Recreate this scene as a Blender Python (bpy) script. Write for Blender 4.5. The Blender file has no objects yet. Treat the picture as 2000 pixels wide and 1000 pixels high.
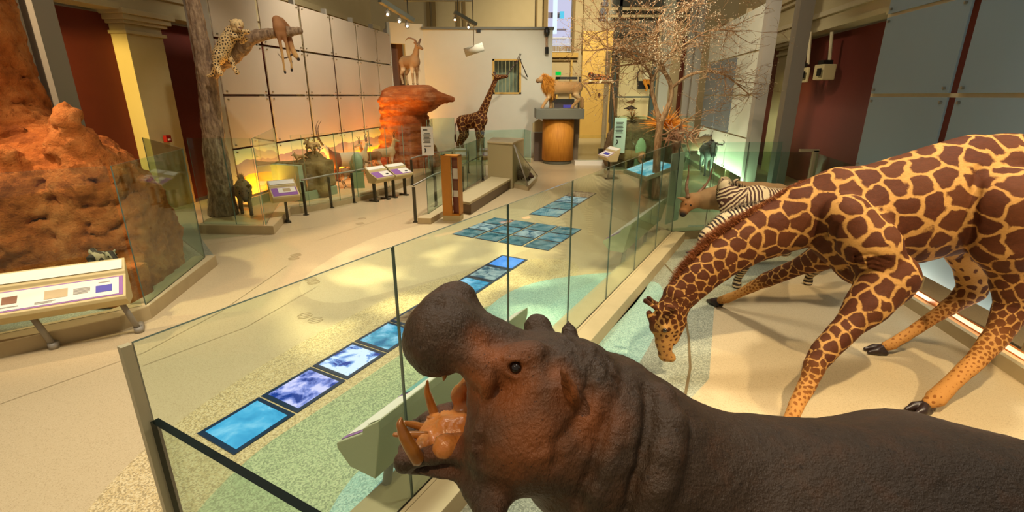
import bpy, math, random
import numpy as np
from mathutils import Vector, Matrix
SC = bpy.context.scene
COL = SC.collection
# ---------------------------------------------------------------- camera
CAMH = 3.0; FPX = 960.0; TH = math.radians(18.1); CT, ST = math.cos(TH), math.sin(TH)
cam_d = bpy.data.cameras.new('camera'); cam_d.sensor_width = 36; cam_d.lens = FPX / 2000 * 36
cam_d.clip_start = .05; cam_d.clip_end = 200
cam = bpy.data.objects.new('camera', cam_d); COL.objects.link(cam)
cam.location = (0, 0, CAMH); cam.rotation_euler = (math.pi / 2 - TH, 0, 0)
SC.camera = cam
SC.view_settings.view_transform = 'Standard'; SC.view_settings.look = 'None'
SC.view_settings.exposure = 0.62; SC.view_settings.gamma = 1; SC.view_settings.use_curve_mapping = False
SC.cycles.transparent_max_bounces = 48; SC.cycles.max_bounces = 8
SC.cycles.use_denoising = True
# ---------------------------------------------------------------- world (dim hall light)
W = bpy.data.worlds.new('world'); SC.world = W; W.use_nodes = True
W.node_tree.nodes['Background'].inputs[0].default_value = (1.0, .86, .68, 1)
W.node_tree.nodes['Background'].inputs[1].default_value = .18
# ---------------------------------------------------------------- lights
def aim(o, tgt):
    o.rotation_euler = (Vector(tgt) - Vector(o.location)).to_track_quat('-Z', 'Y').to_euler()
def spot(loc, tgt, power, col=(1, .78, .5), ang=50, blend=.6, size=.12, name='spot_light'):
    l = bpy.data.lights.new(name, 'SPOT'); l.energy = power; l.color = col
    l.spot_size = math.radians(ang); l.spot_blend = blend; l.shadow_soft_size = size
    o = bpy.data.objects.new(name, l); COL.objects.link(o); o.location = loc; aim(o, tgt); return o
def area(loc, tgt, power, sx, sy, col=(1, .8, .55), name='ceiling_light'):
    l = bpy.data.lights.new(name, 'AREA'); l.energy = power; l.color = col; l.shape = 'RECTANGLE'
    l.size = sx; l.size_y = sy
    o = bpy.data.objects.new(name, l); COL.objects.link(o); o.location = loc; aim(o, tgt); return o
WARM = (1, .79, .50); SOFT = (1, .91, .76); COOL = (.75, .95, 1); AMB = (1, .50, .12)
LIGHTS = [
    ((5.4, 5.5, 7.5), (3.4, 5.2, 0), 900, SOFT, 70, .9, .35),
    ((1.5, 1.0, 6.5), (1.6, 1.7, 1.2), 120, SOFT, 60, .9, .3),  # location, target, power, colour, angle, blend, size
    ((-3.5, 3, 7.5), (-4.0, 4.5, 0), 1150, SOFT, 85, .9, .5),       # near left floor
    ((-1.2, 6, 7.5), (-1.0, 5.5, 0), 900, SOFT, 90, .9, .5),          # middle floor
    ((-1, 13, 7.5), (-2, 13, 0), 1500, SOFT, 90, .9, .5),
    ((2.6, 1.2, 7.0), (3.6, 4.9, .6), 1500, WARM, 60, .8, .10),     # giraffe key
    ((6.0, 1.0, 7.0), (4.6, 5.0, .5), 900, WARM, 60, .8, .12),
    ((-1.3, -.6, 5.2), (.0, 1.9, 1.9), 230, (1, .70, .40), 40, .7, .06),     # warm light on the hippo cheek
    ((1.2, 3.6, 6.0), (.6, 1.9, 1.7), 150, SOFT, 70, .7, .2),
    ((-9.5, 5.5, 8.5), (-7.9, 7.8, 3.0), 2100, (1, .74, .46), 60, .6, .2),   # orange on the termite mound
    ((-6.0, 2.6, 6.5), (-6.6, 7.5, 1.2), 280, (1, .62, .3), 60, .8, .2),
    ((-4, 9, 7.5), (-6.0, 12, 4.3), 330, SOFT, 40, .5, .1),
    ((-3, 16, 7.8), (-6, 18, 4), 900, SOFT, 100, .9, .4),
    ((-3.2, 14.5, 7.8), (-5.1, 21, 3.5), 500, WARM, 30, .6, .1),
    ((1, 19, 7.5), (-1.5, 25, 3.0), 950, (1, .90, .76), 80, .8, .3),
    ((-.8, 18.5, 7.2), (1.9, 22.6, 3.2), 320, (1, .62, .2), 22, .5, .1),
    ((3, 15, 7.5), (3.5, 22, 1), 1300, SOFT, 80, .8, .3),
    ((4.5, 9, 7.5), (3.8, 10.5, .5), 700, WARM, 70, .8, .15),
    ((4, 30, 9), (3.5, 40, 4), 3000, (1, .86, .62), 110, .8, .4),
    ((-9.9, 8.2, 4.2), (-10.0, 13.2, 2.4), 1100, (1, .72, .18), 50, .5, .1),
    ((3.2, 11.4, 6.0), (5.7, 16.8, .9), 330, (.9, 1, .82), 30, .6, .1),
    ((1.0, 3.5, 7.6), (6.2, 7.0, 3.0), 190, (.86, .95, 1), 70, .9, .4),
    ((.4, 9.5, 7.2), (3.2, 14.6, 4.6), 1100, (1, .80, .55), 55, .7, .15),
    ((2.5, 12, 7.6), (7.9, 19.5, 3.2), 1100, SOFT, 60, .8, .2),
    ((9.4, 17.4, 4.3), (10.3, 20.2, 2.2), 150, (1, .86, .4), 60, .6, .15),
    ((4.2, 16.5, 6.5), (5.6, 19.8, 1.8), 420, (1, .66, .2), 34, .6, .1),
    ((.0, 17.0, 6.8), (1.95, 21.6, 1.5), 420, (1, .84, .6), 24, .6, .15),
]
for L in LIGHTS: spot(L[0], L[1], L[2], L[3], L[4], L[5], L[6])
# patterned light thrown on the walkway: a spot with a broken-cloud gobo
g = spot((-1.2, 6.2, 7.6), (-.9, 7.6, 0), 2600, (1, .86, .52), 46, .5, .02, 'gobo_light')
g.data.use_nodes = True; nt = g.data.node_tree
em = nt.nodes['Emission']; tc = nt.nodes.new('ShaderNodeTexCoord'); nz = nt.nodes.new('ShaderNodeTexNoise')
cr = nt.nodes.new('ShaderNodeValToRGB'); nz.inputs['Scale'].default_value = 7; nz.inputs['Detail'].default_value = 1.5
nt.links.new(tc.outputs['Normal'], nz.inputs['Vector']); nt.links.new(nz.outputs['Fac'], cr.inputs['Fac'])
cr.color_ramp.elements[0].position = .47; cr.color_ramp.elements[0].color = (.0, .0, .0, 1)
cr.color_ramp.elements[1].position = .66; cr.color_ramp.elements[1].color = (1, 1, 1, 1)
nt.links.new(cr.outputs['Color'], em.inputs['Color'])
# ---------------------------------------------------------------- geometry of the view
def FD(py):
    v = py - 500.0
    return FPX * CT - v * ST, FPX * ST + v * CT
def P(px, py, Y):                       # point on the sight line of a pixel at distance Y
    F, D = FD(py); return np.array([(px - 1000.0) / F * Y, Y, CAMH - D / F * Y])
def G(px, py, z=0.0):                   # point on the level z
    F, D = FD(py); Y = (CAMH - z) / (D / F); return np.array([(px - 1000.0) / F * Y, Y, z])
def RP(r, p):                           # pixels to metres at point p
    return r * (p[1] * CT + (CAMH - p[2]) * ST) / FPX
WS = .1485                              # the hall's long walls run along (WS, 1)
WN = math.hypot(WS, 1); WD = np.array([WS / WN, 1 / WN, 0]); WX = np.array([1 / WN, -WS / WN, 0])
WROT = -math.atan(WS)
def LW(px): return (9.30) / ((1000 - px) / 1010.0 + WS)          # Y where pixel column px meets the left wall
def LX(Y): return -9.30 + WS * Y
def RX(Y): return 5.29 + WS * Y
def wallpt(side, px, py, off=0.0):      # sight line meets the left / right wall plane (X = c + WS*Y)
    F, D = FD(py); m = (px - 1000.0) / F; c = (-9.30 if side == 'l' else 5.29) + off
    Y = c / (m - WS); return np.array([m * Y, Y, CAMH - D / F * Y])
# ---------------------------------------------------------------- object helpers
def tag(o, label=None, cat=None, group=None, kind=None):
    if label: o['label'] = label
    if cat: o['category'] = cat
    if group: o['group'] = group
    if kind: o['kind'] = kind
    return o
def empty(name, loc, label=None, cat=None, group=None, rz=0):
    o = bpy.data.objects.new(name, None); COL.objects.link(o); o.location = [float(q) for q in loc]
    o.rotation_euler = (0, 0, rz); o.empty_display_size = .1
    return tag(o, label, cat, group)
def adopt(o, parent):
    if parent is not None:
        o.parent = parent; o.matrix_parent_inverse = pm(parent).inverted()
    return o
def pm(o):
    m = Matrix.LocRotScale(o.location, o.rotation_euler, o.scale)
    return m if o.parent is None else pm(o.parent) @ o.matrix_parent_inverse @ m
def copy_tree(o, parent=None, name=None):
    c = o.copy(); COL.objects.link(c)
    if parent is not None: c.parent = parent
    for ch in [x for x in bpy.data.objects if x.parent == o]: copy_tree(ch, c)
    return c
class MB:
    def __init__(s): s.v = []; s.f = []; s.m = []; s.mi = 0
    def add(s, vs, fs):
        n = len(s.v); s.v += [tuple(float(a) for a in q) for q in vs]
        s.f += [tuple(n + i for i in f) for f in fs]; s.m += [s.mi] * len(fs); return s
    def quadbox(s, A, B):               # two matching rings of points -> closed solid
        n = len(A); fs = [tuple(range(n))[::-1], tuple(range(n, 2 * n))]
        fs += [(i, (i + 1) % n, n + (i + 1) % n, n + i) for i in range(n)]
        return s.add(list(A) + list(B), fs)
    def box(s, c, d, rz=0, ax=None):
        c = np.array(c, float); hx, hy, hz = [q / 2 for q in d]
        ex, ey = np.array([math.cos(rz), math.sin(rz), 0]), np.array([-math.sin(rz), math.cos(rz), 0]); ez = np.array([0, 0, 1.])
        if ax is not None: ex, ey, ez = ax
        A = [c + ex * a * hx + ey * b * hy - ez * hz for a, b in ((-1, -1), (1, -1), (1, 1), (-1, 1))]
        return s.quadbox(A, [p + ez * 2 * hz for p in A])
    def prism(s, poly, z0, z1):
        A = [(p[0], p[1], z0) for p in poly]; return s.quadbox(A, [(p[0], p[1], z1) for p in poly])
    def tube(s, pts, r, n=8, caps=True):
        pts = [np.array(p, float) for p in pts]; m = len(pts)
        rr = [r] * m if not hasattr(r, '__len__') else list(r)
        ring = []; up = None
        for i, p in enumerate(pts):
            t = pts[min(i + 1, m - 1)] - pts[max(i - 1, 0)]; t = t / (np.linalg.norm(t) + 1e-9)
            if up is None:
                up = np.array([0, 0, 1.]) if abs(t[2]) < .9 else np.array([1., 0, 0])
            u = up - t * up.dot(t); u /= np.linalg.norm(u) + 1e-9; up = u; w = np.cross(t, u)
            ring += [p + rr[i] * (math.cos(2 * math.pi * k / n) * u + math.sin(2 * math.pi * k / n) * w) for k in range(n)]
        fs = [(i * n + k, i * n + (k + 1) % n, (i + 1) * n + (k + 1) % n, (i + 1) * n + k) for i in range(m - 1) for k in range(n)]
        if caps: fs += [tuple(range(n))[::-1], tuple((m - 1) * n + k for k in range(n))]
        return s.add(ring, fs)
    def cyl(s, c, r, z0, z1, n=24): return s.tube([(c[0], c[1], z0), (c[0], c[1], z1)], r, n)
    def lathe(s, c, prof, n=24, sx=1, sy=1):
        ring = [(c[0] + r * sx * math.cos(2 * math.pi * k / n), c[1] + r * sy * math.sin(2 * math.pi * k / n), c[2] + z) for r, z in prof for k in range(n)]
        m = len(prof)
        fs = [(i * n + k, i * n + (k + 1) % n, (i + 1) * n + (k + 1) % n, (i + 1) * n + k) for i in range(m - 1) for k in range(n)]
        fs += [tuple(range(n))[::-1], tuple((m - 1) * n + k for k in range(n))]
        return s.add(ring, fs)
    def ball(s, c, r, n=12, m=8):
        r = [r] * 3 if not hasattr(r, '__len__') else r
        vs = [(c[0] + r[0] * math.sin(math.pi * i / m) * math.cos(2 * math.pi * k / n), c[1] + r[1] * math.sin(math.pi * i / m) * math.sin(2 * math.pi * k / n), c[2] + r[2] * math.cos(math.pi * i / m)) for i in range(m + 1) for k in range(n)]
        return s.add(vs, [(i * n + k, i * n + (k + 1) % n, (i + 1) * n + (k + 1) % n, (i + 1) * n + k) for i in range(m) for k in range(n)])
    def quad(s, a, b, c, d): return s.add([a, b, c, d], [(0, 1, 2, 3)])
    def build(s, name, mats, parent=None, smooth=False, bevel=0, sub=0):
        me = bpy.data.meshes.new(name); me.from_pydata(s.v, [], s.f); me.validate()
        for m in (mats if isinstance(mats, (list, tuple)) else [mats]): me.materials.append(m)
        if len(me.polygons) == len(s.m): me.polygons.foreach_set('material_index', s.m)
        if smooth: me.polygons.foreach_set('use_smooth', [True] * len(me.polygons))
        o = bpy.data.objects.new(name, me); COL.objects.link(o)
        if bevel:
            b = o.modifiers.new('bevel', 'BEVEL'); b.width = bevel; b.segments = 2; b.limit_method = 'ANGLE'
        if sub:
            b = o.modifiers.new('sub', 'SUBSURF'); b.levels = sub; b.render_levels = sub
        return adopt(o, parent)
# ---------------------------------------------------------------- implicit bodies -> one continuous mesh
class Field:
    def __init__(s, lo, hi, h):
        s.lo = np.array(lo, float); s.h = h
        s.n = np.ceil((np.array(hi) - s.lo) / h).astype(int) + 1
        s.d = np.full(s.n, 9.0, np.float32)
    def sub(s, lo, hi):
        a = np.clip(np.floor((lo - s.lo) / s.h).astype(int), 0, s.n - 1); b = np.clip(np.ceil((hi - s.lo) / s.h).astype(int) + 1, 1, s.n)
        ax = [(s.lo[i] + s.h * np.arange(a[i], b[i])).astype(np.float32) for i in range(3)]
        return tuple(slice(a[i], b[i]) for i in range(3)), ax[0][:, None, None], ax[1][None, :, None], ax[2][None, None, :]
    def merge(s, sl, d, k, op):
        o = s.d[sl]
        if op == 'u':
            h = np.clip(.5 + .5 * (o - d) / k, 0, 1); s.d[sl] = o * (1 - h) + d * h - k * h * (1 - h)
        else:
            h = np.clip(.5 - .5 * (o + d) / k, 0, 1); s.d[sl] = o * (1 - h) - d * h + k * h * (1 - h)
    def cap(s, a, b, ra, rb, k=.05, n=None, sc=1.0, op='u'): return s.chain([(a, ra), (b, rb)], k, n, sc, op)
    def chain(s, pts, k=.05, n=None, sc=1.0, op='u', j=.25):   # pts: list of (point, radius); joined first, then merged
        pts = [(np.array(p, float), r) for p, r in pts]; m = max(r for p, r in pts) * max(sc, 1) + k + 2 * s.h
        al = np.array([p for p, r in pts]); sl, x, y, z = s.sub(al.min(0) - m, al.max(0) + m); D = None
        for (a, ra), (b, rb) in zip(pts, pts[1:]):
            ba = b - a; L = ba.dot(ba) + 1e-9
            t = np.clip(((x - a[0]) * ba[0] + (y - a[1]) * ba[1] + (z - a[2]) * ba[2]) / L, 0, 1)
            vx, vy, vz = x - a[0] - t * ba[0], y - a[1] - t * ba[1], z - a[2] - t * ba[2]
            q = vx * vx + vy * vy + vz * vz
            if n is not None:
                nn_ = np.array(n, float); nn_ /= np.linalg.norm(nn_); w = vx * nn_[0] + vy * nn_[1] + vz * nn_[2]
                q = q + w * w * (1 / sc ** 2 - 1)
            ts = t * t * (3 - 2 * t) if len(pts) > 2 else t
            d = np.sqrt(np.maximum(q, 0)) - (ra + (rb - ra) * ts)
            if sc < 1: d = d * (.5 + .5 * sc)
            d = d.astype(np.float32); D = d if D is None else np.minimum(D, d)
        s.merge(sl, D, k, op); return s
    def ell(s, c, r, k=.05, R=None, op='u'):
        c = np.array(c, float); r = np.array(r if hasattr(r, '__len__') else [r] * 3, float); m = r.max() + k + 2 * s.h
        sl, x, y, z = s.sub(c - m, c + m); x = x - c[0]; y = y - c[1]; z = z - c[2]
        R = np.eye(3) if R is None else np.array(R)
        q = [(x * R[i][0] + y * R[i][1] + z * R[i][2]) for i in range(3)]
        k0 = np.sqrt(sum((q[i] / r[i]) ** 2 for i in range(3))); k1 = np.sqrt(sum((q[i] / r[i] ** 2) ** 2 for i in range(3))) + 1e-6
        s.merge(sl, (k0 * (k0 - 1) / k1).astype(np.float32), k, op); return s
    def cut(s, z): # flatten below level z
        sl, x, y, zz = s.sub(s.lo, s.lo + s.h * s.n); s.d[sl] = np.maximum(s.d[sl], (z - zz)); return s
    def verts(s):
        d = s.d; n = np.array(d.shape); sg = d < 0
        cnt = np.zeros(n - 1, np.uint8); acc = np.zeros(tuple(n - 1) + (3,), np.float32)
        C = (slice(0, -1), slice(1, None))
        for ax in range(3):
            o = [i for i in range(3) if i != ax]
            lo_ = [slice(None)] * 3; hi_ = [slice(None)] * 3; lo_[ax] = C[0]; hi_[ax] = C[1]
            a = d[tuple(lo_)]; b = d[tuple(hi_)]; cr = (a < 0) != (b < 0)
            t = np.where(cr, a / np.where(cr, a - b, 1), 0)
            for i in (0, 1):
                for j in (0, 1):
                    q = [slice(None)] * 3; q[o[0]] = C[i]; q[o[1]] = C[j]; q = tuple(q)
                    c = cr[q]; cnt += c; acc[..., ax] += np.where(c, t[q], 0); acc[..., o[0]] += i * c; acc[..., o[1]] += j * c
        act = cnt > 0; idx = np.full(cnt.shape, -1, np.int64); idx[act] = np.arange(act.sum())
        pos = acc[act] / cnt[act][:, None]; cell = np.argwhere(act); V = s.lo + s.h * (cell + pos)
        Q = []
        for ax in range(3):
            o = [(ax + 1) % 3, (ax + 2) % 3]
            lo_ = [slice(None)] * 3; hi_ = [slice(None)] * 3; lo_[ax] = C[0]; hi_[ax] = C[1]
            a = sg[tuple(lo_)]; b = sg[tuple(hi_)]; e = np.argwhere(a != b)
            e = e[(e[:, o[0]] > 0) & (e[:, o[1]] > 0) & (e[:, o[0]] < n[o[0]] - 1) & (e[:, o[1]] < n[o[1]] - 1)]
            fl = a[tuple(e.T)]
            def I(du, dv):
                q = e.copy(); q[:, o[0]] -= du; q[:, o[1]] -= dv; return idx[tuple(q.T)]
            q = np.stack([I(1, 1), I(0, 1), I(0, 0), I(1, 0)], 1); q[~fl] = q[~fl][:, ::-1]; Q.append(q)
        return V, np.concatenate(Q)
    def grad(s, V):
        i = np.clip(((V - s.lo) / s.h).round().astype(int), 1, s.n - 2); g = np.zeros_like(V)
        for a in range(3):
            e = np.zeros(3, int); e[a] = 1; g[:, a] = s.d[tuple((i + e).T)] - s.d[tuple((i - e).T)]
        return g / (np.linalg.norm(g, axis=1)[:, None] + 1e-9)
def mesh_np(name, V, Q, mats, parent=None, attrs=None):
    me = bpy.data.meshes.new(name); me.vertices.add(len(V)); me.vertices.foreach_set('co', V.astype(np.float32).ravel())
    me.loops.add(Q.size); me.loops.foreach_set('vertex_index', Q.astype(np.int32).ravel())
    me.polygons.add(len(Q)); me.polygons.foreach_set('loop_start', np.arange(0, Q.size, Q.shape[1], dtype=np.int32))
    me.polygons.foreach_set('use_smooth', np.ones(len(Q), bool)); me.update(); me.validate()
    for m in (mats if isinstance(mats, (list, tuple)) else [mats]): me.materials.append(m)
    for k, v in (attrs or {}).items():
        a = me.attributes.new(k, 'FLOAT', 'POINT'); a.data.foreach_set('value', v.astype(np.float32))
    o = bpy.data.objects.new(name, me); COL.objects.link(o); return adopt(o, parent)
def bump(V, N, f): return V + N * f[:, None]
_rs = np.random.RandomState(5); _K = _rs.normal(size=(40, 3)); _PH = _rs.uniform(0, 6.28, 40)
def wob(V, sc, seed=0, n=10):           # cheap smooth pseudo-noise in [-1, 1]
    r = np.random.RandomState(seed); o = np.zeros(len(V)); p = V * sc
    K = r.normal(size=(n, 3)); ph = r.uniform(0, 6.28, n)
    w = p + .8 * np.stack([np.sin(p @ K[i] + ph[i]) for i in range(3)], 1)
    for i in range(n): o += np.sin(w @ K[i] * 1.3 + ph[i])
    return o / (n * .55)
# ---------------------------------------------------------------- materials
def hexc(h):
    h = h.lstrip('#'); c = [int(h[i:i + 2], 16) / 255 for i in (0, 2, 4)]
    return tuple((q / 12.92 if q <= .04045 else ((q + .055) / 1.055) ** 2.4) for q in c) + (1,)
class N:
    def __init__(s, name):
        s.m = bpy.data.materials.new(name); s.m.use_nodes = True; s.t = s.m.node_tree
        s.b = s.t.nodes['Principled BSDF']; s.out = s.t.nodes['Material Output']
    def new(s, t, **kw):
        n = s.t.nodes.new('ShaderNode' + t)
        for k, v in kw.items():
            if k.startswith('_'): n.inputs[k[1:].replace('_', ' ')].default_value = v
            else: setattr(n, k, v)
        return n
    def link(s, a, b): s.t.links.new(a, b)
    def put(s, inp, v):
        if hasattr(v, 'is_linked') or hasattr(v, 'links'): s.link(v, inp)
        else: inp.default_value = v
    def co(s, kind='Object', scale=None):
        c = s.new('TexCoord').outputs[kind]
        if scale is not None:
            mp = s.new('Mapping'); mp.inputs['Scale'].default_value = scale; s.link(c, mp.inputs[0]); c = mp.outputs[0]
        return c
    def noise(s, scale, detail=3, vec=None, rough=.55, dist=0):
        n = s.new('TexNoise'); n.inputs['Scale'].default_value = scale; n.inputs['Detail'].default_value = detail
        n.inputs['Roughness'].default_value = rough; n.inputs['Distortion'].default_value = dist
        s.link(vec if vec is not None else s.co(), n.inputs['Vector']); return n.outputs['Fac']
    def vor(s, scale, feature='F1', vec=None, out='Distance'):
        n = s.new('TexVoronoi', feature=feature); n.inputs['Scale'].default_value = scale
        s.link(vec if vec is not None else s.co(), n.inputs['Vector']); return n.outputs[out]
    def ramp(s, fac, stops, interp='LINEAR'):
        r = s.new('ValToRGB'); r.color_ramp.interpolation = interp; e = r.color_ramp.elements
        while len(e) < len(stops): e.new(.5)
        for i, (p, c) in enumerate(stops):
            e[i].position = p; e[i].color = c if hasattr(c, '__len__') and len(c) == 4 else (hexc(c) if isinstance(c, str) else (c, c, c, 1))
        s.link(fac, r.inputs[0]); return r.outputs[0]
    def mix(s, f, a, b, typ='MIX'):
        n = s.new('Mix', data_type='RGBA', blend_type=typ); s.put(n.inputs[0], f)
        for i, v in ((6, a), (7, b)):
            if isinstance(v, str): v = hexc(v)
            s.put(n.inputs[i], v)
        return n.outputs[2]
    def math(s, op, a, b=0.0, clamp=False):
        n = s.new('Math', operation=op, use_clamp=clamp); s.put(n.inputs[0], a); s.put(n.inputs[1], b); return n.outputs[0]
    def attr(s, name): return s.new('Attribute', attribute_name=name).outputs['Fac']
    def sep(s, v, i):
        n = s.new('SeparateXYZ'); s.link(v, n.inputs[0]); return n.outputs[i]
    def fin(s, color=None, rough=.6, metal=0, bump=None, bstr=.3, bdist=.01, spec=None, coat=0):
        if color is not None: s.put(s.b.inputs['Base Color'], hexc(color) if isinstance(color, str) else color)
        s.put(s.b.inputs['Roughness'], rough); s.put(s.b.inputs['Metallic'], metal)
        if spec is not None: s.put(s.b.inputs['Specular IOR Level'], spec)
        if coat: s.b.inputs['Coat Weight'].default_value = coat; s.b.inputs['Coat Roughness'].default_value = .15
        if bump is not None:
            n = s.new('Bump'); n.inputs['Strength'].default_value = bstr; n.inputs['Distance'].default_value = bdist
            s.link(bump, n.inputs['Height']); s.link(n.outputs[0], s.b.inputs['Normal'])
        return s.m
def plain(name, c, rough=.6, metal=0, c2=None, sc=6, bs=0, bsc=60, bd=.005, spec=None):
    n = N(name); col = hexc(c)
    col = n.mix(n.noise(sc, 4), c, c2 if c2 else c) if c2 else col
    return n.fin(col, rough, metal, n.noise(bsc, 3) if bs else None, bs, bd, spec)
def emit(name, c, s=1.0):
    n = N(name); e = n.new('Emission'); e.inputs[0].default_value = hexc(c); e.inputs[1].default_value = s
    n.link(e.outputs[0], n.out.inputs[0]); return n.m
def glassm(name, tint, refl=1.0):
    n = N(name); t = n.new('BsdfTransparent'); t.inputs[0].default_value = (*tint, 1)
    g = n.new('BsdfGlossy'); g.inputs['Roughness'].default_value = .015
    ge = n.new('NewGeometry'); vm = n.new('VectorMath', operation='DOT_PRODUCT')
    n.link(ge.outputs['Incoming'], vm.inputs[0]); n.link(ge.outputs['Normal'], vm.inputs[1])
    c = n.math('SUBTRACT', 1.0, n.math('ABSOLUTE', vm.outputs['Value'])); f = n.math('ADD', n.math('MULTIPLY', n.math('POWER', c, 5.0), .9), .035)
    mx = n.new('MixShader'); n.link(n.math('MULTIPLY', f, refl), mx.inputs[0]); n.link(t.outputs[0], mx.inputs[1]); n.link(g.outputs[0], mx.inputs[2])
    n.link(mx.outputs[0], n.out.inputs[0]); return n.m
M = {}
M['glass'] = glassm('clear_green_glass', (.905, .972, .942), .9)
M['glass_teal'] = glassm('teal_glass', (.84, .95, .91), .9)
M['glass_clear'] = glassm('clear_glass', (.955, .985, .96), .8)
M['glass_edge'] = N('glass_edge').fin('#56665a', .15, 0)
M['glass_edge_light'] = N('glass_edge_light').fin('#8fae96', .2, 0)
# ================================================================ setting
def struct(o): o['kind'] = 'structure'; return o
def terrazzo(name, base, spk, dark, scale=1.0, amt=.5, rough=.28, blotch=None):
    n = N(name); v = n.vor(150 * scale, out='Color'); s = n.sep(v, 0)
    c = n.mix(n.math('MULTIPLY', n.math('GREATER_THAN', s, 1 - amt * .5), .8), base, spk)
    c = n.mix(n.math('MULTIPLY', n.math('LESS_THAN', n.sep(v, 1), amt * .35), .75), c, dark)
    c = n.mix(n.math('MULTIPLY', n.noise(.7, 3), .35), c, blotch or spk)
    return n.fin(c, rough, 0, spec=.35)
M['floor'] = terrazzo('cream_terrazzo', '#c2ae88', '#cbb994', '#a5906c', 1, .35, .3, '#bda77e')
M['floor_tan'] = terrazzo('speckled_tan_terrazzo', '#c4ab78', '#d8c79c', '#7e6a42', .55, .9, .35)
M['floor_green'] = terrazzo('speckled_green_terrazzo', '#98a67c', '#b8c094', '#5c6a50', .55, 1.0, .35)
M['floor_blue'] = terrazzo('pale_blue_terrazzo', '#93b8a8', '#b6d0bc', '#688a80', .6, .9, .35)
M['floor_deep'] = terrazzo('deep_blue_terrazzo', '#5c8288', '#86a6a2', '#3a585e', .6, .9, .3)
M['floor_grey'] = terrazzo('grey_green_terrazzo', '#8f9380', '#b3b49a', '#5f6454', .6, .9, .35)
M['floor_light'] = terrazzo('pale_cream_terrazzo', '#cdb98e', '#d8c8a2', '#b29c70', 1, .4, .3)
M['sand_floor'] = terrazzo('sandy_platform', '#c8ab78', '#d6bd8e', '#ad8e5c', .9, .4, .5, '#bd9c66')
M['kerb'] = plain('cream_stone', '#bca77c', .5, 0, '#a8926a', 5)
M['kerb_top'] = plain('pale_stone', '#cbb990', .4, 0, '#b8a67c', 5)
M['cream'] = plain('cream_paint', '#c3b183', .7, 0, '#b9a778', 2)
M['yellow'] = plain('ochre_paint', '#c7a24c', .7, 0, '#b99444', 2)
M['white_wall'] = plain('warm_white_paint', '#c6c3ae', .8, 0, '#c0bda6', 2)
M['red_wall'] = plain('dark_red_paint', '#6a220c', .75, 0, '#621e0a', 2)
M['steel'] = plain('grey_painted_steel', '#999080', .5, .1)
M['dark_steel'] = plain('dark_bronze_steel', '#4a463a', .35, .6)
M['grey_green'] = plain('grey_green_beam', '#67685a', .6)
M['bolt'] = plain('steel_bolt', '#8d8674', .3, .8)
M['panel'] = plain('pinkish_beige_panel', '#b4a592', .45, 0, '#aea08a', 1)
M['panel_blue'] = plain('blue_grey_panel', '#6a7176', .4, 0, '#646b70', 1)
M['panel_green'] = plain('grey_green_panel', '#788b92', .35, 0, '#73868c', 1)
M['black'] = plain('black_plastic', '#17150f', .4)
M['dark'] = plain('dark_void', '#1b1208', .8)

def mural_mat():
    n = N('desert_mural'); co = n.co(); z = n.sep(co, 2)
    flat = n.new('Mapping'); flat.inputs['Scale'].default_value = (1, 1, .0); n.link(co, flat.inputs[0]); f = flat.outputs[0]
    m = n.noise(.9, 6, f, .62); d = n.noise(.45, 2, f, .5); d2 = n.noise(1.1, 1, f)
    mt = n.math('ADD', n.math('MULTIPLY', m, .5), 1.02)
    mt = n.math('SUBTRACT', mt, n.math('MULTIPLY', n.math('SUBTRACT', n.math('DIVIDE', n.sep(co, 1), 12.0), 1), .0))
    sky = n.ramp(n.math('DIVIDE', z, 1.7), [(.5, '#d8c79b'), (.75, '#b9c3a6'), (1, '#93aea4')])
    mo = n.mix(n.noise(5, 5), '#8b7a86', '#6f6a82')
    c = n.mix(n.math('LESS_THAN', z, mt), sky, mo)
    dt = n.math('ADD', n.math('MULTIPLY', d, .55), .60)
    du = n.mix(n.math('GREATER_THAN', d2, n.math('ADD', n.math('MULTIPLY', z, .3), .3)), '#d9922f', '#c0782a')
    c = n.mix(n.math('LESS_THAN', z, dt), c, du)
    return n.fin(c, .45)
M['mural'] = mural_mat()

# ---- floor with its inlaid fields
fl = MB(); fl.quad((-24, -6, 0), (24, -6, 0), (24, 62, 0), (-24, 62, 0))
fm = [M['floor'], M['floor_tan'], M['floor_green'], M['floor_blue'], M['floor_deep'], M['floor_grey'], M['floor_light']]
def inlay(pix, mi, z):
    fl.mi = mi; p = [G(a, b)[:2] for a, b in pix]; fl.add([(q[0], q[1], z) for q in p], [tuple(range(len(p)))])
def smoothpoly(pts, k=2):
    pts = [np.array(p, float) for p in pts]
    for _ in range(k):
        q = []
        for i in range(len(pts)):
            a, b = pts[i], pts[(i + 1) % len(pts)]; q += [a * .75 + b * .25, a * .25 + b * .75]
        pts = q
    return pts
inlay(smoothpoly([(120, 1060), (250, 900), (420, 770), (600, 660), (800, 560), (960, 520), (1060, 500), (1160, 520), (1000, 640), (850, 760), (620, 930), (560, 1100)]), 1, .0012)
inlay(smoothpoly([(470, 900), (640, 790), (800, 680), (930, 600), (1060, 575), (1180, 560), (1240, 560), (1120, 680), (960, 800), (760, 1100), (300, 1100)]), 2, .0024)
inlay(smoothpoly([(600, 1100), (670, 940), (790, 850), (850, 760), (900, 670), (950, 600), (1010, 560), (1100, 540), (1220, 530), (1290, 540), (1160, 680), (900, 930), (780, 1100)], 2), 3, .0036)
inlay(smoothpoly([(640, 1090), (720, 960), (800, 890), (880, 850), (900, 900), (800, 1090)], 2), 4, .0048)
inlay(smoothpoly([(560, 560), (700, 470), (860, 430), (1000, 400), (1120, 430), (1080, 470), (940, 520), (760, 570), (640, 600)], 2), 6, .0006)
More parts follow.
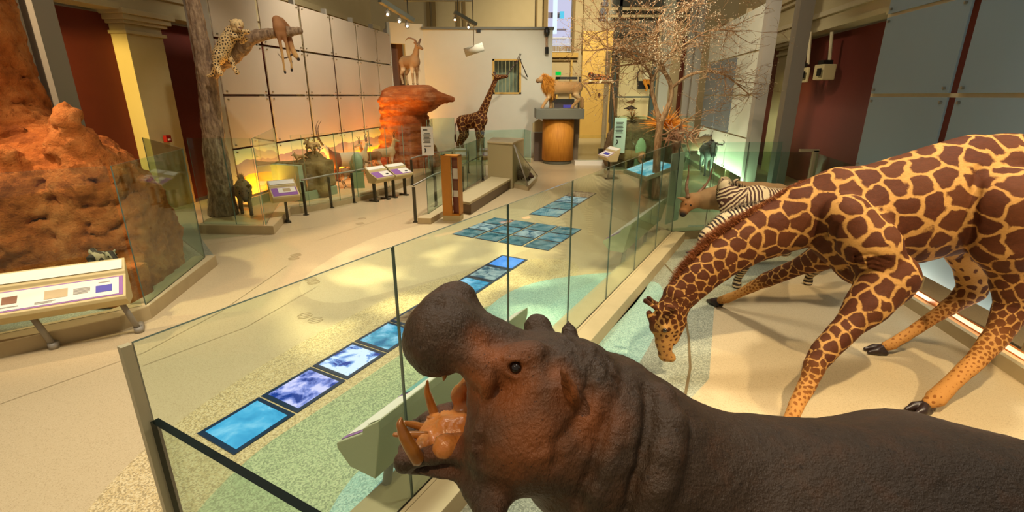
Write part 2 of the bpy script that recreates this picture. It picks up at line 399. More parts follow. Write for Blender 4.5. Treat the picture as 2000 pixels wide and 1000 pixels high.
# inside the right-hand enclosure
inlay([(1345, 440), (1700, 430), (1395, 600), (1385, 740), (1330, 800), (1200, 1100), (760, 1100)], 5, .0024)
inlay(smoothpoly([(1265, 545), (1300, 560), (1290, 640), (1230, 740), (1140, 850), (1050, 850), (1120, 720), (1200, 600)], 2), 3, .0036)
fl.mi = 0
floor = struct(fl.build('floor', fm))

# thin metal divider lines in the terrazzo
dv = MB()
def strip(pix, w, z=.0066):
    q = [G(a, b) for a, b in pix]
    for a, b in zip(q, q[1:]):
        t = (b - a)[:2]; t = t / np.linalg.norm(t); nn = np.array([-t[1], t[0]]) * w / 2
        dv.add([(a[0] + nn[0], a[1] + nn[1], z), (b[0] + nn[0], b[1] + nn[1], z), (b[0] - nn[0], b[1] - nn[1], z), (a[0] - nn[0], a[1] - nn[1], z)], [(0, 1, 2, 3)])
strip([(0, 790), (280, 690), (430, 610), (560, 520)], .006); strip([(280, 715), (480, 640), (620, 560)], .006)
strip([(400, 480), (700, 430)], .006); strip([(620, 470), (800, 410)], .006)
strip([(1288, 505), (1320, 540), (1335, 600), (1345, 660), (1348, 720), (1335, 790)], .03)
struct(dv.build('trim_1', plain('divider_bronze', '#8d7a55', .4, .5)))

# ---- walls
def band(mb, c, Y0, Y1, z0, z1, th):     # slab lying on plane X = c + WS*Y, thickness th (towards +X if th > 0)
    a, b = (c + WS * Y0, Y0), (c + WS * Y1, Y1)
    mb.prism([a, b, (b[0] + th * WX[0], b[1] + th * WX[1]), (a[0] + th * WX[0], a[1] + th * WX[1])], z0, z1)
ROWS = [(.36, 1.62), (1.67, 2.97), (3.03, 4.32), (4.38, 5.68)]
def wall_panels(wall, c, Ys, s, rows, pick, gap=.06):
    for i, (Y0, Y1) in enumerate(zip(Ys, Ys[1:])):
        for r in rows:
            z0, z1 = ROWS[r]; b = MB(); band(b, c, Y0 + gap, Y1 - gap, z0, z1, -.03 * s)
            b.mi = 1
            for Y in (Y0 + gap + .1, Y1 - gap - .1):
                for z in (z0 + .07, z1 - .07):
                    p = np.array([c + WS * Y, Y, z]); b.tube([p, p + WX * .035 * s], .022, 8)
            b.build('wall_panel', [pick(i, r), M['bolt']], wall, bevel=0)
LYS = [13.14, 15.07, 17.2, 19.17, 21.2, 23.1, 24.7]
wl = MB(); band(wl, -11.9, 8.9, 27, 0, 4.9, -.2)
wall_left = struct(wl.build('wall_left', M['red_wall']))
def pk(i, r): return M['mural'] if r == 0 else M['panel']
wall_panels(wall_left, -9.30, LYS, 1, (0, 1, 2, 3), pk)
wall_panels(wall_left, -9.30, [4.6, 6.8, 8.75], 1, (0, 1, 2, 3), lambda i, r: M['panel'])
fr = MB()                                # steel framing behind the panels
for Y in LYS + [6.8, 8.9]:
    band(fr, -9.42, Y - .05, Y + .05, 0, 5.9, -.16)
for z in (1.645, 3.0, 4.35): band(fr, -9.45, 13.1, 24.7, z - .012, z + .012, -.06)
fr.build('wall_frame', M['steel'], wall_left)
po = MB()
for Y in (12.72, 9.0): band(po, -9.25, Y, Y + .36, 0, 9, -.34)
struct(po.build('trim_2', M['steel']))

wr = MB(); band(wr, 7.9, 3, 27, 0, 4.9, .2)
wall_right = struct(wr.build('wall_right', M['red_wall']))
wall_panels(wall_right, 5.29, [3.1, 5.3, 7.53, 9.8], -1, (0, 1, 2, 3), lambda i, r: M['panel_green'], .09)
wall_panels(wall_right, 5.29, [16.4, 19.1, 21.4, 23.8], -1, (0, 1, 2, 3), lambda i, r: M['panel_blue'] if r in (1, 2) and i > 0 else M['white_wall'])
fr = MB()
for Y in (3.1, 5.3, 7.53, 9.9, 16.4, 19.1, 21.4, 23.8): band(fr, 5.42, Y - .05, Y + .05, 0, 5.9, .16)
for Y0, Y1 in ((3, 9.8), (16.4, 23.8)):
    for z in (1.645, 3.0, 4.35): band(fr, 5.34, Y0, Y1, z - .03, z + .03, .06)
fr.build('wall_frame', M['kerb_top'], wall_right)
po = MB()
for Y in (13.6, 16.0, 26.4): band(po, 5.18, Y, Y + .36, 0, 9, .34)
band(po, 4.9, 27.0, 27.4, 0, 9, .34)
struct(po.build('trim_3', M['steel']))

# entablatures, capitals, columns of the old hall
def entab(name, c, s, Y0, Y1):
    e = MB()
    for off, z0, z1, th in ((0, 5.0, 5.38, .9), (-.10, 5.38, 5.52, 1), (-.02, 5.52, 6.1, .9), (-.2, 6.1, 6.22, 1), (-.34, 6.22, 6.42, 1.1), (0.1, 6.42, 8.5, .9)):
        e.mi = 1 if z0 in (5.38, 6.1) else 0
        band(e, c + off * s, Y0, Y1, z0, z1, th * s)
    return struct(e.build(name, [M['cream'], M['kerb_top']]))
entab('trim_4', -11.35, -1, 3, 28); entab('trim_5', 7.4, 1, 3, 28)
def column(name, c, s, Y, lab):
    b = MB(); band(b, c, Y, Y + 1.1, 0, 4.45, s * .95)
    for off, z0, z1 in ((.07, 4.45, 4.53), (.0, 4.53, 4.68), (.10, 4.68, 4.76), (.17, 4.76, 4.88), (.24, 4.88, 5.0)):
        band(b, c - s * off, Y - off, Y + 1.1 + off, z0, z1, s * (.95 + 2 * off))
    return struct(b.build(name, M['cream'], bevel=.01))
column('trim_6', -11.46, -1, 13.2, ''); column('trim_7', 7.45, 1, 19.9, ''); column('trim_8', -11.46, -1, 21.0, ''); column('trim_9', 7.45, 1, 12.0, '')

# back walls
bw = MB(); X0, X1 = -4.24, 1.94; wx0, wx1 = (962 - 1000) / 1024 * 25.5, (1018 - 1000) / 1024 * 25.5
z0w, z1w = 3.06, 4.67
for a, b, c, d in ((X0, wx0, 0, 5.98), (wx1, X1, 0, 5.98), (wx0, wx1, 0, z0w), (wx0, wx1, z1w, 5.98)):
    bw.box(((a + b) / 2, 25.65, (c + d) / 2), (b - a, .3, d - c))
bw.box((X1 - .15, 27.5, 2.99), (.3, 3.8, 5.98))
wall_back = struct(bw.build('wall_back', M['white_wall']))
cp = MB(); cp.box(((X0 + X1) / 2, 25.62, 6.02), (X1 - X0 + .1, .5, .1)); cp.build('wall_cap', M['grey_green'], wall_back)
sw = MB()                                # short wall beside the back wall with a dark doorway high up
a0 = np.array([-5.75, 24.7]); a1 = np.array([-4.24, 25.5]); dd = (a1 - a0); ff = lambda t: a0 + dd * t; nn = np.array([-dd[1], dd[0]]) / np.linalg.norm(dd) * .25
def seg(t0, t1, z0, z1):
    A, B = ff(t0), ff(t1); sw.prism([A, B, B + nn, A + nn], z0, z1)
seg(0, .08, 0, 6.2); seg(.08, .47, 0, 3.2); seg(.08, .47, 5.3, 6.2); seg(.47, 1, 0, 6.2)
sw.mi = 1; sw.prism([ff(.05) + nn * 2.5, ff(.5) + nn * 2.5, ff(.5) + nn * 3, ff(.05) + nn * 3], 0, 6)
struct(sw.build('wall_corner', [M['white_wall'], plain('brown_recess', '#6d4a30', .8)]))
# window in the back wall
wn = MB()
for a, b, c, d in ((wx0 - .0, wx0 + .09, z0w, z1w), (wx1 - .09, wx1, z0w, z1w), (wx0, wx1, z0w, z0w + .08), (wx0, wx1, z1w - .08, z1w)):
    wn.box(((a + b) / 2, 25.6, (c + d) / 2), (b - a, .26, d - c))
win = struct(wn.build('window_1', M['yellow']))
pb = MB(); pb.box(((wx0 + wx1) / 2, 25.72, (z0w + z1w) / 2), (wx1 - wx0 - .1, .02, z1w - z0w - .1)); pb.build('window_pane', M['glass'], win)
cb = MB()
for k in range(7):
    x = wx0 + .15 + k * .19; cb.box((x, 26.6 + .05 * (k % 2), 3.86), (.16, .05, 2.1))
cb.build('window_blind', plain('sage_curtain', '#9a9880', .8), win)
# far hall
fw = MB()
dx0, dx1 = (1070 - 1000) / 1050 * 40, (1115 - 1000) / 1040 * 40
for a, b, c, d in ((-16, dx0, 0, 14), (dx1, 22, 0, 14), (dx0, dx1, 0, 6.0), (dx0, dx1, 10.6, 14)):
    fw.box(((a + b) / 2, 40.25, (c + d) / 2), (b - a, .5, d - c))
wall_far = struct(fw.build('wall_far', M['cream']))
tm = MB()
def tbox(x0, x1, y0, y1, Y, th=.2, m=0):  # box facing us given by pixels at distance Y
    a = P(x0, y1, Y); b = P(x1, y0, Y); tm.mi = m
    tm.box(((a[0] + b[0]) / 2, Y - th / 2, (a[2] + b[2]) / 2), (abs(b[0] - a[0]), th, abs(b[2] - a[2])))
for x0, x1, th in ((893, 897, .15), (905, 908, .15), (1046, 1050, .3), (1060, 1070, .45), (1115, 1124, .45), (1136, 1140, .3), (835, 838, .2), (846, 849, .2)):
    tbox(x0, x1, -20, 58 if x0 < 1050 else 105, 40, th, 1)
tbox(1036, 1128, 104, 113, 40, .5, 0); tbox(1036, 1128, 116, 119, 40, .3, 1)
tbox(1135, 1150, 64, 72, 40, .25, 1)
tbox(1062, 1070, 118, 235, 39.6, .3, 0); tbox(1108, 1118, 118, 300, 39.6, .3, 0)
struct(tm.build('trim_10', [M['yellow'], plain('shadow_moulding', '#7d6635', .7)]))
# view through the tall opening: far wall and banner glow themselves as if lit, plus railing
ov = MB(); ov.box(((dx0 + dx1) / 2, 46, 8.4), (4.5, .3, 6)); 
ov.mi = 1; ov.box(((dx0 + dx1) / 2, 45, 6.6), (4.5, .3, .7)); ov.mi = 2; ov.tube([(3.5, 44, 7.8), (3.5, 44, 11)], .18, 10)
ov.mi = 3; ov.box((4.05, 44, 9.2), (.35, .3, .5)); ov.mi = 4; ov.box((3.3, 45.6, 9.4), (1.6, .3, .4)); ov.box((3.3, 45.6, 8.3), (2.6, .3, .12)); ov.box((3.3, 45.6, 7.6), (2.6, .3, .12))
struct(ov.build('wall_beyond', [emit('bright_far_hall', '#a9a9c0', 1.0), M['yellow'], emit('glowing_banner', '#c3d2dc', 1), emit('cyan_sign', '#55b4d0', .9), plain('lilac_stone', '#9a8ea0')]))
rl = MB()
for i in range(20): x = dx0 + .05 + (dx1 - dx0 - .1) * i / 19; rl.tube([(x, 39.7, 6.1), (x, 39.7, 7.0)], .018, 5)
rl.mi = 0
for z in (6.1, 6.62, 7.05): rl.box(((dx0 + dx1) / 2, 39.7, z), (dx1 - dx0, .06, .06))
struct(rl.build('trim_11', plain('pale_railing', '#c4cbd4', .5)))
# overhead beams of the far end
bm_ = MB()
def pbox(mb, x0, x1, y0, y1, Y, th, m=0):
    a = P(x0, y1, Y); b = P(x1, y0, Y); mb.mi = m
    mb.box(((a[0] + b[0]) / 2, Y + th / 2, (a[2] + b[2]) / 2), (abs(b[0] - a[0]), th, abs(b[2] - a[2]))); return mb
pbox(bm_, 1196, 1360, -6, 12, 31, .4); pbox(bm_, 1190, 1350, 20, 27, 31.5, .3); pbox(bm_, 1186, 1350, 34, 44, 32, .3); pbox(bm_, 1205, 1213, -20, 190, 31, .4)
pbox(bm_, 1192, 1202, 44, 240, 30, .4); pbox(bm_, 1210, 1290, 62, 74, 30, .3)
pbox(bm_, 788, 920, -8, 1, 24, .3)
struct(bm_.build('trim_12', M['grey_green']))
# end wall pieces right of the lion: pale slab, lit case, red recess
rb = MB()
pbox(rb, 1130, 1200, 60, 300, 37, .3, 2)
pbox(rb, 1278, 1322, -10, 262, 27.5, .3, 0); pbox(rb, 1318, 1352, 70, 262, 29, .3, 1); pbox(rb, 1200, 1290, 40, 112, 30.5, .2, 0)
pbox(rb, 1086, 1128, 150, 155, 38, .5, 3); pbox(rb, 1083, 1090, 155, 235, 38, .4, 2); pbox(rb, 1128, 1131, 150, 300, 37, .2, 3)
pbox(rb, 1330, 1350, 195, 201, 28.9, .1, 3)
struct(rb.build('wall_end', [M['white_wall'], plain('brown_red_panel', '#6c2c10', .7), M['yellow'], M['black']]))
# ceiling strip over the side aisle (right) with small downlight
ce = MB(); band(ce, 7.9, 3, 30, 5.0, 5.15, -.0001) if False else None
ce.prism([(7.9 + WS * 3 - .6, 3), (7.9 + WS * 30 - .6, 30), (12 + WS * 30, 30), (12 + WS * 3, 3)], 4.96, 5.1)
ce.prism([(-11.9 + WS * 3 + .6, 3), (-11.9 + WS * 30 + .6, 30), (-16 + WS * 30, 30), (-16 + WS * 3, 3)], 4.96, 5.1)
struct(ce.build('ceiling', M['cream']))
# ================================================================ glass fences, kerbs, rails, label stands
def unit(v): v = np.array(v, float); return v / (np.linalg.norm(v) + 1e-9)
def V2(a, z=0.0): return np.array([a[0], a[1], z], float)
def pane_mesh(p, q, z0, z1, th=.016):
    t = unit((q - p)[:2]); n = np.array([-t[1], t[0]]) * th / 2; a, b = p[:2] + t * .006, q[:2] - t * .006
    m = MB(); R = [a + n, b + n, b - n, a - n]
    lo = [(r[0], r[1], z0) for r in R]; hi = [(r[0], r[1], z1) for r in R]
    m.add(lo + hi, [(0, 1, 5, 4), (2, 3, 7, 6)]); m.mi = 1
    m.add(lo + hi, [(3, 2, 1, 0), (4, 5, 6, 7), (1, 2, 6, 5), (3, 0, 4, 7)])
    return m
def fence(pts, z0, z1, label, mat='glass', edge='glass_edge', name='glass_fence', group=None, sub=1, th=.016):
    pts = [V2(p) for p in pts]; r = empty(name, (*pts[0][:2], z0), label, 'glass fence', group)
    for i, (a, b) in enumerate(zip(pts, pts[1:])):
        pane_mesh(a, b, z0, z1, th).build('glass_pane', [M[mat], M[edge]], r)
    return r
def div(a, b, n): a, b = V2(a), V2(b); return [a + (b - a) * i / n for i in range(n + 1)]
def kerb(name, pts, w, h, label, side=1, slot=None, h0=0.0, mat='kerb', closed=False):
    """stone kerb of width w whose one face runs along pts"""
    pts = [V2(p)[:2] for p in pts]; n = len(pts); off = []
    for i, p in enumerate(pts):
        t0 = unit(p - pts[i - 1]) if i else unit(pts[1] - p); t1 = unit(pts[i + 1] - p) if i < n - 1 else t0
        n0 = np.array([-t0[1], t0[0]]); n1 = np.array([-t1[1], t1[0]]); m = unit(n0 + n1); off.append(p + m * side * w / max(.4, m.dot(n0)))
    mb = MB(); n_ = n
    for i in range(n - 1):
        mb.mi = 0; mb.prism([pts[i], pts[i + 1], off[i + 1], off[i]], h0, h - .012)
        mb.mi = 1; mb.prism([pts[i], pts[i + 1], off[i + 1], off[i]], h - .012, h)
    o = mb.build(name, [M[mat], M['kerb_top']]); return tag(o, label, 'kerb')
def platform(name, poly, h, mat, label):
    mb = MB(); mb.prism([p[:2] for p in poly], 0, h); return tag(mb.build(name, mat), label, 'platform')
def rail(pts, z, label, name='handrail', group=None, step=None, zb=0.0):
    """dark steel hand rail on flat posts standing at pts"""
    pts = [V2(p) for p in pts]; r = empty(name, (*pts[0][:2], zb), label, 'handrail', group)
    mb = MB(); mb.tube([p + np.array([0, 0, z]) for p in pts], .024, 8); mb.build('top_bar', M['steel'], r, True)
    for i, p in enumerate(pts):
        t = unit((pts[min(i + 1, len(pts) - 1)] - pts[max(i - 1, 0)])[:2]); a = math.atan2(t[1], t[0])
        b = MB(); b.box((p[0], p[1], (z + zb) / 2 - .02), (.03, .075, z - zb - .05), a)
        b.box((p[0], p[1], zb + .01), (.09, .12, .02), a); b.build('post', M['dark_steel'], r)
    return r
M['lilac'] = plain('purple_print', '#8c5b9c', .45); M['paper'] = plain('white_print', '#e2dccb', .45); M['stand'] = plain('cream_stand', '#c2ae7a', .5)
M['stand_side'] = plain('pale_green_stand', '#a9a883', .5); M['ink'] = plain('grey_print', '#8f8b80', .6); M['purple_dark'] = plain('deep_blue_print', '#3d3aa0', .5)
M['brownp'] = plain('brown_print', '#7c4b2c', .5); M['tealp'] = plain('teal_print', '#5f9f98', .5)
def reader(F0, F1, zf, zb, depth, label, legs, art, body='stand', name='label_stand', group=None, legtype='tube', split=.30, drop=.16):
    """F0 -> F1: front edge (visitors' side), the desk rises away to the left of that direction"""
    F0, F1 = V2(F0), V2(F1); t = unit(F1 - F0); n = np.array([-t[1], t[0], 0]); w = np.linalg.norm(F1 - F0)
    r = empty(name, (*((F0 + F1) / 2 + n * depth / 2)[:2], 0), label, 'label stand', group)
    def pt(u, v, k=0.0):                 # u along 0..w, v up the slope 0..1, k above surface
        up = unit(np.array([0, 0, depth]) - n * (zb - zf)); z = zf + (zb - zf) * v
        return F0 + t * u + n * depth * v + np.array([0, 0, z]) + up * k
    b = MB()
    prof = [(0, zf), (depth * .62, zf + (zb - zf) * .62), (depth * .64, zf + (zb - zf) * .64 + .035), (depth, zb + .05), (depth, zb - .02), (depth * .8, zf - drop), (depth * .25, zf - drop), (0, zf - .045)]
    A = [F0 + n * a + np.array([0, 0, z]) for a, z in prof]; b.quadbox(A, [p + t * w for p in A]); b.build('desk', M[body], r, bevel=.006)
    def patch(name, u0, u1, v0, v1, m, k, parent=r):
        vv = lambda v: pt(0, v)[2]
        q = MB(); f = lambda u, v: (pt(u, v, k) + (np.array([0, 0, .035]) + 0 if v > .63 else 0))
        c = [f(u0, v0), f(u1, v0), f(u1, v1), f(u0, v1)]; up = unit(np.cross(c[1] - c[0], c[3] - c[0])) * .003
        q.quadbox(c, [x + up for x in c]); return q.build(name, m, parent)
    g = patch('graphic_panel', .03, w - .03, .05, .58, M['lilac'], .002)
    patch('caption_strip', .03, w - .03, .70, .97, M['paper'], .012)
    for (nm, u0, u1, v0, v1, m) in art: patch(nm, .03 + (w - .06) * u0, .03 + (w - .06) * u1, .05 + .53 * v0, .05 + .53 * v1, M[m], .006 if m == 'paper' else .010, g)
    for u in legs:
        p = F0 + t * u * w + n * depth * .55; l = MB()
        if legtype == 'tube':
            foot = p - n * .02 + t * .12; foot[2] = 0
            l.tube([p + np.array([0, 0, zf - drop + .02]), foot + np.array([0, 0, .04])], .035, 12)
            l.tube([foot + np.array([0, 0, .035]), foot + n * .22 + np.array([0, 0, .03])], [.055, .04], 10); l.tube([foot, foot + np.array([0, 0, .08])], .055, 14)
        else:
            l.box((p[0], p[1], (zf - drop) / 2), (.05, .09, zf - drop), math.atan2(t[1], t[0])); q = p + n * .05
            l.box((q[0], q[1], .02), (.10, .34, .04), math.atan2(t[1], t[0]))
        l.build('leg', M['steel'] if legtype == 'tube' else M['dark_steel'], r, legtype == 'tube')
    return r
def lines(u0, u1, v0, v1, n, m='ink'):
    return [('text_line', u0, u1 - (.15 * (u1 - u0) if i == n - 1 else 0), v1 - (v1 - v0) * (i + .55) / n, v1 - (v1 - v0) * i / n, m) for i in range(n)]

# ---- main fence round the hippo and giraffe enclosure
H1 = 2.12
c0 = G(255, 670, H1); ce_ = G(1330, 275, H1); F1p = div(c0, ce_, 7)
fd = unit(V2(ce_) - V2(c0)); fn = np.array([fd[1], -fd[0], 0])         # fn points into the enclosure
main_fence = fence(F1p, .20, H1, 'tall frameless glass fence running diagonally across the whole hall in front of the hippopotamus', 'glass')
kerb('stone_kerb', [F1p[0] - fd * .15 - fn * .30, F1p[-1] - fn * .30 + fd * .1], .34, .2, 'long pale stone kerb carrying the diagonal glass fence on its outer half', -1)
kerb('stone_kerb', [F1p[0] - fd * .15 + fn * .045, F1p[-1] + fn * .045 + fd * .1], .22, .2, 'long pale stone kerb strip along the inner side of the diagonal glass fence', -1, mat='kerb')
mb = MB(); cq = V2(F1p[0]); mb.box(cq - fd * .020 + np.array([0, 0, 1.16]), (.036, .03, 1.92), math.atan2(fd[1], fd[0])); mb.build('edge_strip', plain('cream_lit_edge', '#d8cda2', .4), main_fence)  # added strip, its cream colour standing for light on the glass end
M['edge_black'] = N('near_black_glass_edge').fin('#0c1a16', .12)
fence([cq + fn * .02, cq + fn * 2.0], .2, 1.79, 'lower end pane of dark edged glass at the near corner of the hippo enclosure', 'glass', 'edge_black', th=.03)
# rear return of the enclosure and glass beyond
yb = 10.62
pB0 = V2(F1p[-1]); pB1 = np.array([RX(yb) - .4, yb + .2, 0]); pB1m = P(1525, 300, yb); 
fence(div(pB0 + fd * .02, V2(pB1m), 3), .2, 2.07, 'teal glass fence behind the antelope at the back of the enclosure', 'glass_teal')
kerb('stone_kerb', [pB0 + fn * .0 + fd * .05, V2(pB1)], .25, .2, 'pale stone kerb closing the back of the giraffe enclosure', 1)
q0, q1 = P(1337, 297, 13.0), P(1590, 297, 13.0)
fence(div(V2(q0), V2(q1), 4), .0, 1.61, 'low glass screen in front of the grey wildebeest exhibit', 'glass_teal')
q2 = V2(P(1675, 318, 10.4)); fence([V2(q1) + np.array([.05, 0, 0]), q2], .0, 1.58, 'dark tinted glass screen before the red wall recess', 'glass_teal')
pp = MB(); a = V2(q1); pp.box((a[0] + .02, a[1] - .03, .82), (.13, .08, 1.64)); pp.box((a[0] - .15, a[1] - .03, 1.64), (.5, .08, .07))
tag(pp.build('glass_clamp_post', M['kerb_top']), 'pale square post clamping glass screens before the red wall', 'post')
# text pane at the end of the main fence
tp = V2(F1p[-1]) + fd * .0; 
tx = MB(); a = V2(P(1312, 300, 10.3)); b = V2(P(1336, 300, 10.75)); tx.prism([a[:2], b[:2], b[:2] + np.array([.02, -.01]), a[:2] + np.array([.02, -.01])], .35, 1.85)
tpo = tag(tx.build('text_panel', plain('frosted_text_panel', '#b5bfa6', .5)), 'tall frosted text panel with grey lines at the far end of the diagonal fence', 'sign')
tt = unit(b - a); tm_ = MB()
for i in range(16):
    z = 1.7 - i * .055; c = a + tt * .06 + np.array([-.012, .004, z]); tm_.box(c + tt * .17, (.3 - .04 * (i % 3), .008, .018), math.atan2(tt[1], tt[0]))
tm_.build('text_block', M['ink'], tpo)
# glass of the far-right exhibit
w0, w1 = G(1192, 332, .15), G(1345, 332, .15)
fence(div(w0, w1, 4), .15, 2.24, 'tall teal glass screen in front of the brown rock bank and bare tree', 'glass_teal')
kerb('stone_kerb', [V2(w0) - np.array([.2, .2, 0]), V2(w1) + np.array([.4, -.2, 0])], .5, .15, 'stone kerb below the tall teal glass screen by the bare tree', 1)
tx = MB(); a = V2(w0) + np.array([.05, -.03, 0]); tx.box((a[0] + .23, a[1], 1.5), (.46, .02, 1.35)); tp2 = tag(tx.build('text_panel', plain('pale_green_text_panel', '#93b3a0', .5)), 'pale green text panel on the first pane of the tall teal screen', 'sign')
tm_ = MB()
for i in range(9): tm_.box((a[0] + .2, a[1] - .014, 2.0 - i * .05), (.3 - .05 * (i % 2), .006, .02))
tm_.box((a[0] + .18, a[1] - .014, 1.45), (.22, .006, .05)); tm_.tube([(a[0] + .12, a[1] - .016, 1.35), (a[0] + .16, a[1] - .016, 1.25), (a[0] + .10, a[1] - .016, 1.15)], .02, 6)
tm_.build('text_block', M['black'], tp2)

# ---- termite mound enclosure (left)
tA, tB = G(278, 597, .2), G(400, 503, .2)
tL = G(-60, 665, .2); tC = V2(P(352, 268, 8.48)) + np.array([-2.4, 2.4, 0])
fence([V2(tL), V2(tA)], .2, 2.14, 'glass pane in front of the red termite mound above the long label stand', 'glass')
fence([V2(tA) + np.array([.03, .02, 0]), V2(tB)], .2, 2.14, 'angled glass pane beside the foot of the termite mound', 'glass_teal')
fence([V2(tB) + np.array([-.02, .03, 0]), V2(tC)], .2, 2.14, 'rear glass pane behind the termite mound enclosure', 'glass_teal')
tk = [V2(G(-260, 760)), V2(G(240, 645)), V2(G(297, 622)), V2(G(425, 518))]
kerb('stone_kerb', tk, .36, .2, 'angled stone kerb round the red termite mound', 1)
platform('exhibit_floor', [V2(t) + np.array([-.2, .25, 0]) for t in tk] + [V2(tC) + np.array([.3, .5, 0]), np.array([-9.2, 9.5, 0]), np.array([-9, 4, 0])], .12, M['floor_grey'], 'grey green floor slab under the red termite mound')
# ---- left wall exhibits
lk = [V2(G(a, b)) for a, b in ((388, 456), (536, 458), (570, 419), (600, 415), (647, 406), (695, 395), (734, 385), (802, 361), (850, 342))]
kerb('stone_kerb', lk, .32, .2, 'stepped cream stone kerb along the desert animal exhibits', 1)
platform('exhibit_floor', [lk[0]] + [k + np.array([-.2, .2, 0]) for k in lk[1:]] + [np.array([-4.4, 24.4, 0]), np.array([LX(24.4) + .25, 24.4, 0]), np.array([LX(11.5) + .25, 11.5, 0])], .17, M['sand_floor'], 'sandy raised floor of the desert exhibits below the painted panels')
# lit trough along the foot of the mural
tr = MB(); band(tr, -9.30 + .42, 12.9, 24.6, .17, .40, -.05); band(tr, -9.30 + .1, 12.9, 24.6, .17, .24, .3)
tag(tr.build('light_trough', M['stand']), 'long cream light trough at the foot of the desert mural', 'light trough')
def bar_light(c, Y0, Y1, z, power, col, off, wid=.12, tilt=0, strip='amber', sgn=1, ln=None):
    Ym = (Y0 + Y1) / 2; l = bpy.data.lights.new('trough_lamp', 'AREA'); l.shape = 'RECTANGLE'; l.size = wid; l.size_y = (Y1 - Y0) * WN; l.energy = power; l.color = col
    o = bpy.data.objects.new('trough_lamp', l); COL.objects.link(o); o.location = (c + off + WS * Ym, Ym, z)
    o.rotation_euler = Matrix.Rotation(WROT, 3, 'Z').to_4x4().to_euler(); o.rotation_euler = (math.pi, 0, WROT); 
    o.rotation_euler = (Matrix.Rotation(WROT, 4, 'Z') @ Matrix.Rotation(sgn * tilt, 4, 'Y') @ Matrix.Rotation(math.pi, 4, 'X')).to_euler()
    return o
rt_ = MB(); band(rt_, 5.29 - .40, 3.2, 9.8, 0, .16, .07); band(rt_, 5.29 - .33, 3.2, 9.8, 0, .05, .30); rt_.mi = 1; band(rt_, 5.29 - .07, 3.2, 9.8, .05, .13, .04)
tag(rt_.build('light_trough', [M['kerb_top'], plain('orange_trim', '#b8692a', .5)]), 'cream light trough with orange trim along the foot of the grey green panels', 'light trough')
bar_light(5.29, 6.8, 9.6, .07, 26, (1, .93, .74), -.17, .2, 0); bar_light(5.29, 3.6, 6.6, .07, 18, (1, .95, .8), -.17, .2, 0)
rt_ = MB(); band(rt_, 5.29 - .50, 15.2, 23.6, 0, .20, .07); band(rt_, 5.29 - .43, 15.2, 23.6, 0, .05, .38)
tag(rt_.build('light_trough', M['stand_side']), 'bright green lit trough at the foot of the white panels behind the wildebeest', 'light trough')
for i in range(3): bar_light(5.29, 15.2 + i * 2.8, 17.9 + i * 2.8, .09, 75, (.88, 1, .72), -.24, .16, -.25)
for i in range(4):
    Ya = 13.0 + i * 2.9; bar_light(-9.30, Ya, Ya + 2.8, .27, 130, (1, .46, .06), .2, .14, .35)
# ---- screens in the floor
def screen_mat(name, c1, c2, c3, s=1.6, sc=6, lo=.35, hi=.62):
    n = N(name); f = n.noise(sc, 5, None, .6, .5); col = n.ramp(f, [(lo, c1), ((lo + hi) / 2, c2), (hi, c3)])
    e = n.new('Emission'); n.link(col, e.inputs[0]); e.inputs[1].default_value = s
    g = n.new('BsdfGlossy'); g.inputs['Roughness'].default_value = .08; mx = n.new('MixShader'); mx.inputs[0].default_value = .04
    n.link(e.outputs[0], mx.inputs[1]); n.link(g.outputs[0], mx.inputs[2]); n.link(mx.outputs[0], n.out.inputs[0]); return n.m
M['scr_a'] = screen_mat('blue_water_screen', '#3f9ac8', '#56b2dc', '#8fd0ec', .85, 4, .3, .7)
M['scr_b'] = screen_mat('violet_ice_screen', '#1f3f94', '#8490dc', '#d8d0ff', .85, 4.2, .38, .56)
M['scr_c'] = screen_mat('white_ice_screen', '#1d3f9c', '#7fa6e8', '#e0ecff', .85, 4.6, .40, .52)
M['scr_d'] = screen_mat('teal_sea_screen', '#1c6f9c', '#4ea6c8', '#a7d6f4', .8, 4.4, .35, .65)
M['scr_e'] = screen_mat('brown_earth_screen', '#5a4636', '#8a6a4c', '#a8906c', .8, 5)
M['scr_f'] = screen_mat('grey_rapids_screen', '#4b7080', '#9fb4b4', '#c8d8d0', .6, 6, .38, .6)
M['scr_g'] = screen_mat('plain_blue_screen', '#4f8fe0', '#5b9ae8', '#78b0f0', 1.0, 2, .3, .7)
M['scr_h'] = screen_mat('pale_river_screen', '#356e78', '#6f9ea0', '#a0bab4', .5, 3.6, .36, .6)
M['scr_i'] = screen_mat('cloudy_teal_screen', '#47808c', '#7fb0b8', '#a8c8c4', .52, 3.2, .36, .6)
M['scr_j'] = screen_mat('pale_cyan_screen', '#5fb4c4', '#a4dcdc', '#e0f4ec', .8, 2.2, .4, .7)
M['frame_dark'] = plain('dark_blue_frame', '#16304a', .3)
def floor_screen(cs, m, label, group, rim=.05):
    cs = [np.array(c, float) for c in cs]; ctr = sum(cs) / 4
    r = empty('floor_screen', ctr, label, 'screen', group)
    b = MB(); b.add([(c[0], c[1], .002) for c in cs] + [(c[0], c[1], .011) for c in cs], [(3, 2, 1, 0), (4, 5, 6, 7), (0, 1, 5, 4), (1, 2, 6, 5), (2, 3, 7, 6), (3, 0, 4, 7)]); b.build('screen_frame', M['frame_dark'], r)
    i = [c + unit(ctr - c) * rim * 1.4 for c in cs]; b = MB()
    b.add([(c[0], c[1], .0115) for c in i] + [(c[0], c[1], .014) for c in i], [(3, 2, 1, 0), (4, 5, 6, 7), (0, 1, 5, 4), (1, 2, 6, 5), (2, 3, 7, 6), (3, 0, 4, 7)]); b.build('display', M[m], r); return r
s0 = V2(G(385, 848)); s1 = V2(G(457, 890)); sd = unit(V2(G(692, 668)) - s0); sw_ = (s1 - s0); pitch = np.linalg.norm(V2(G(692, 668)) - s0) / 3
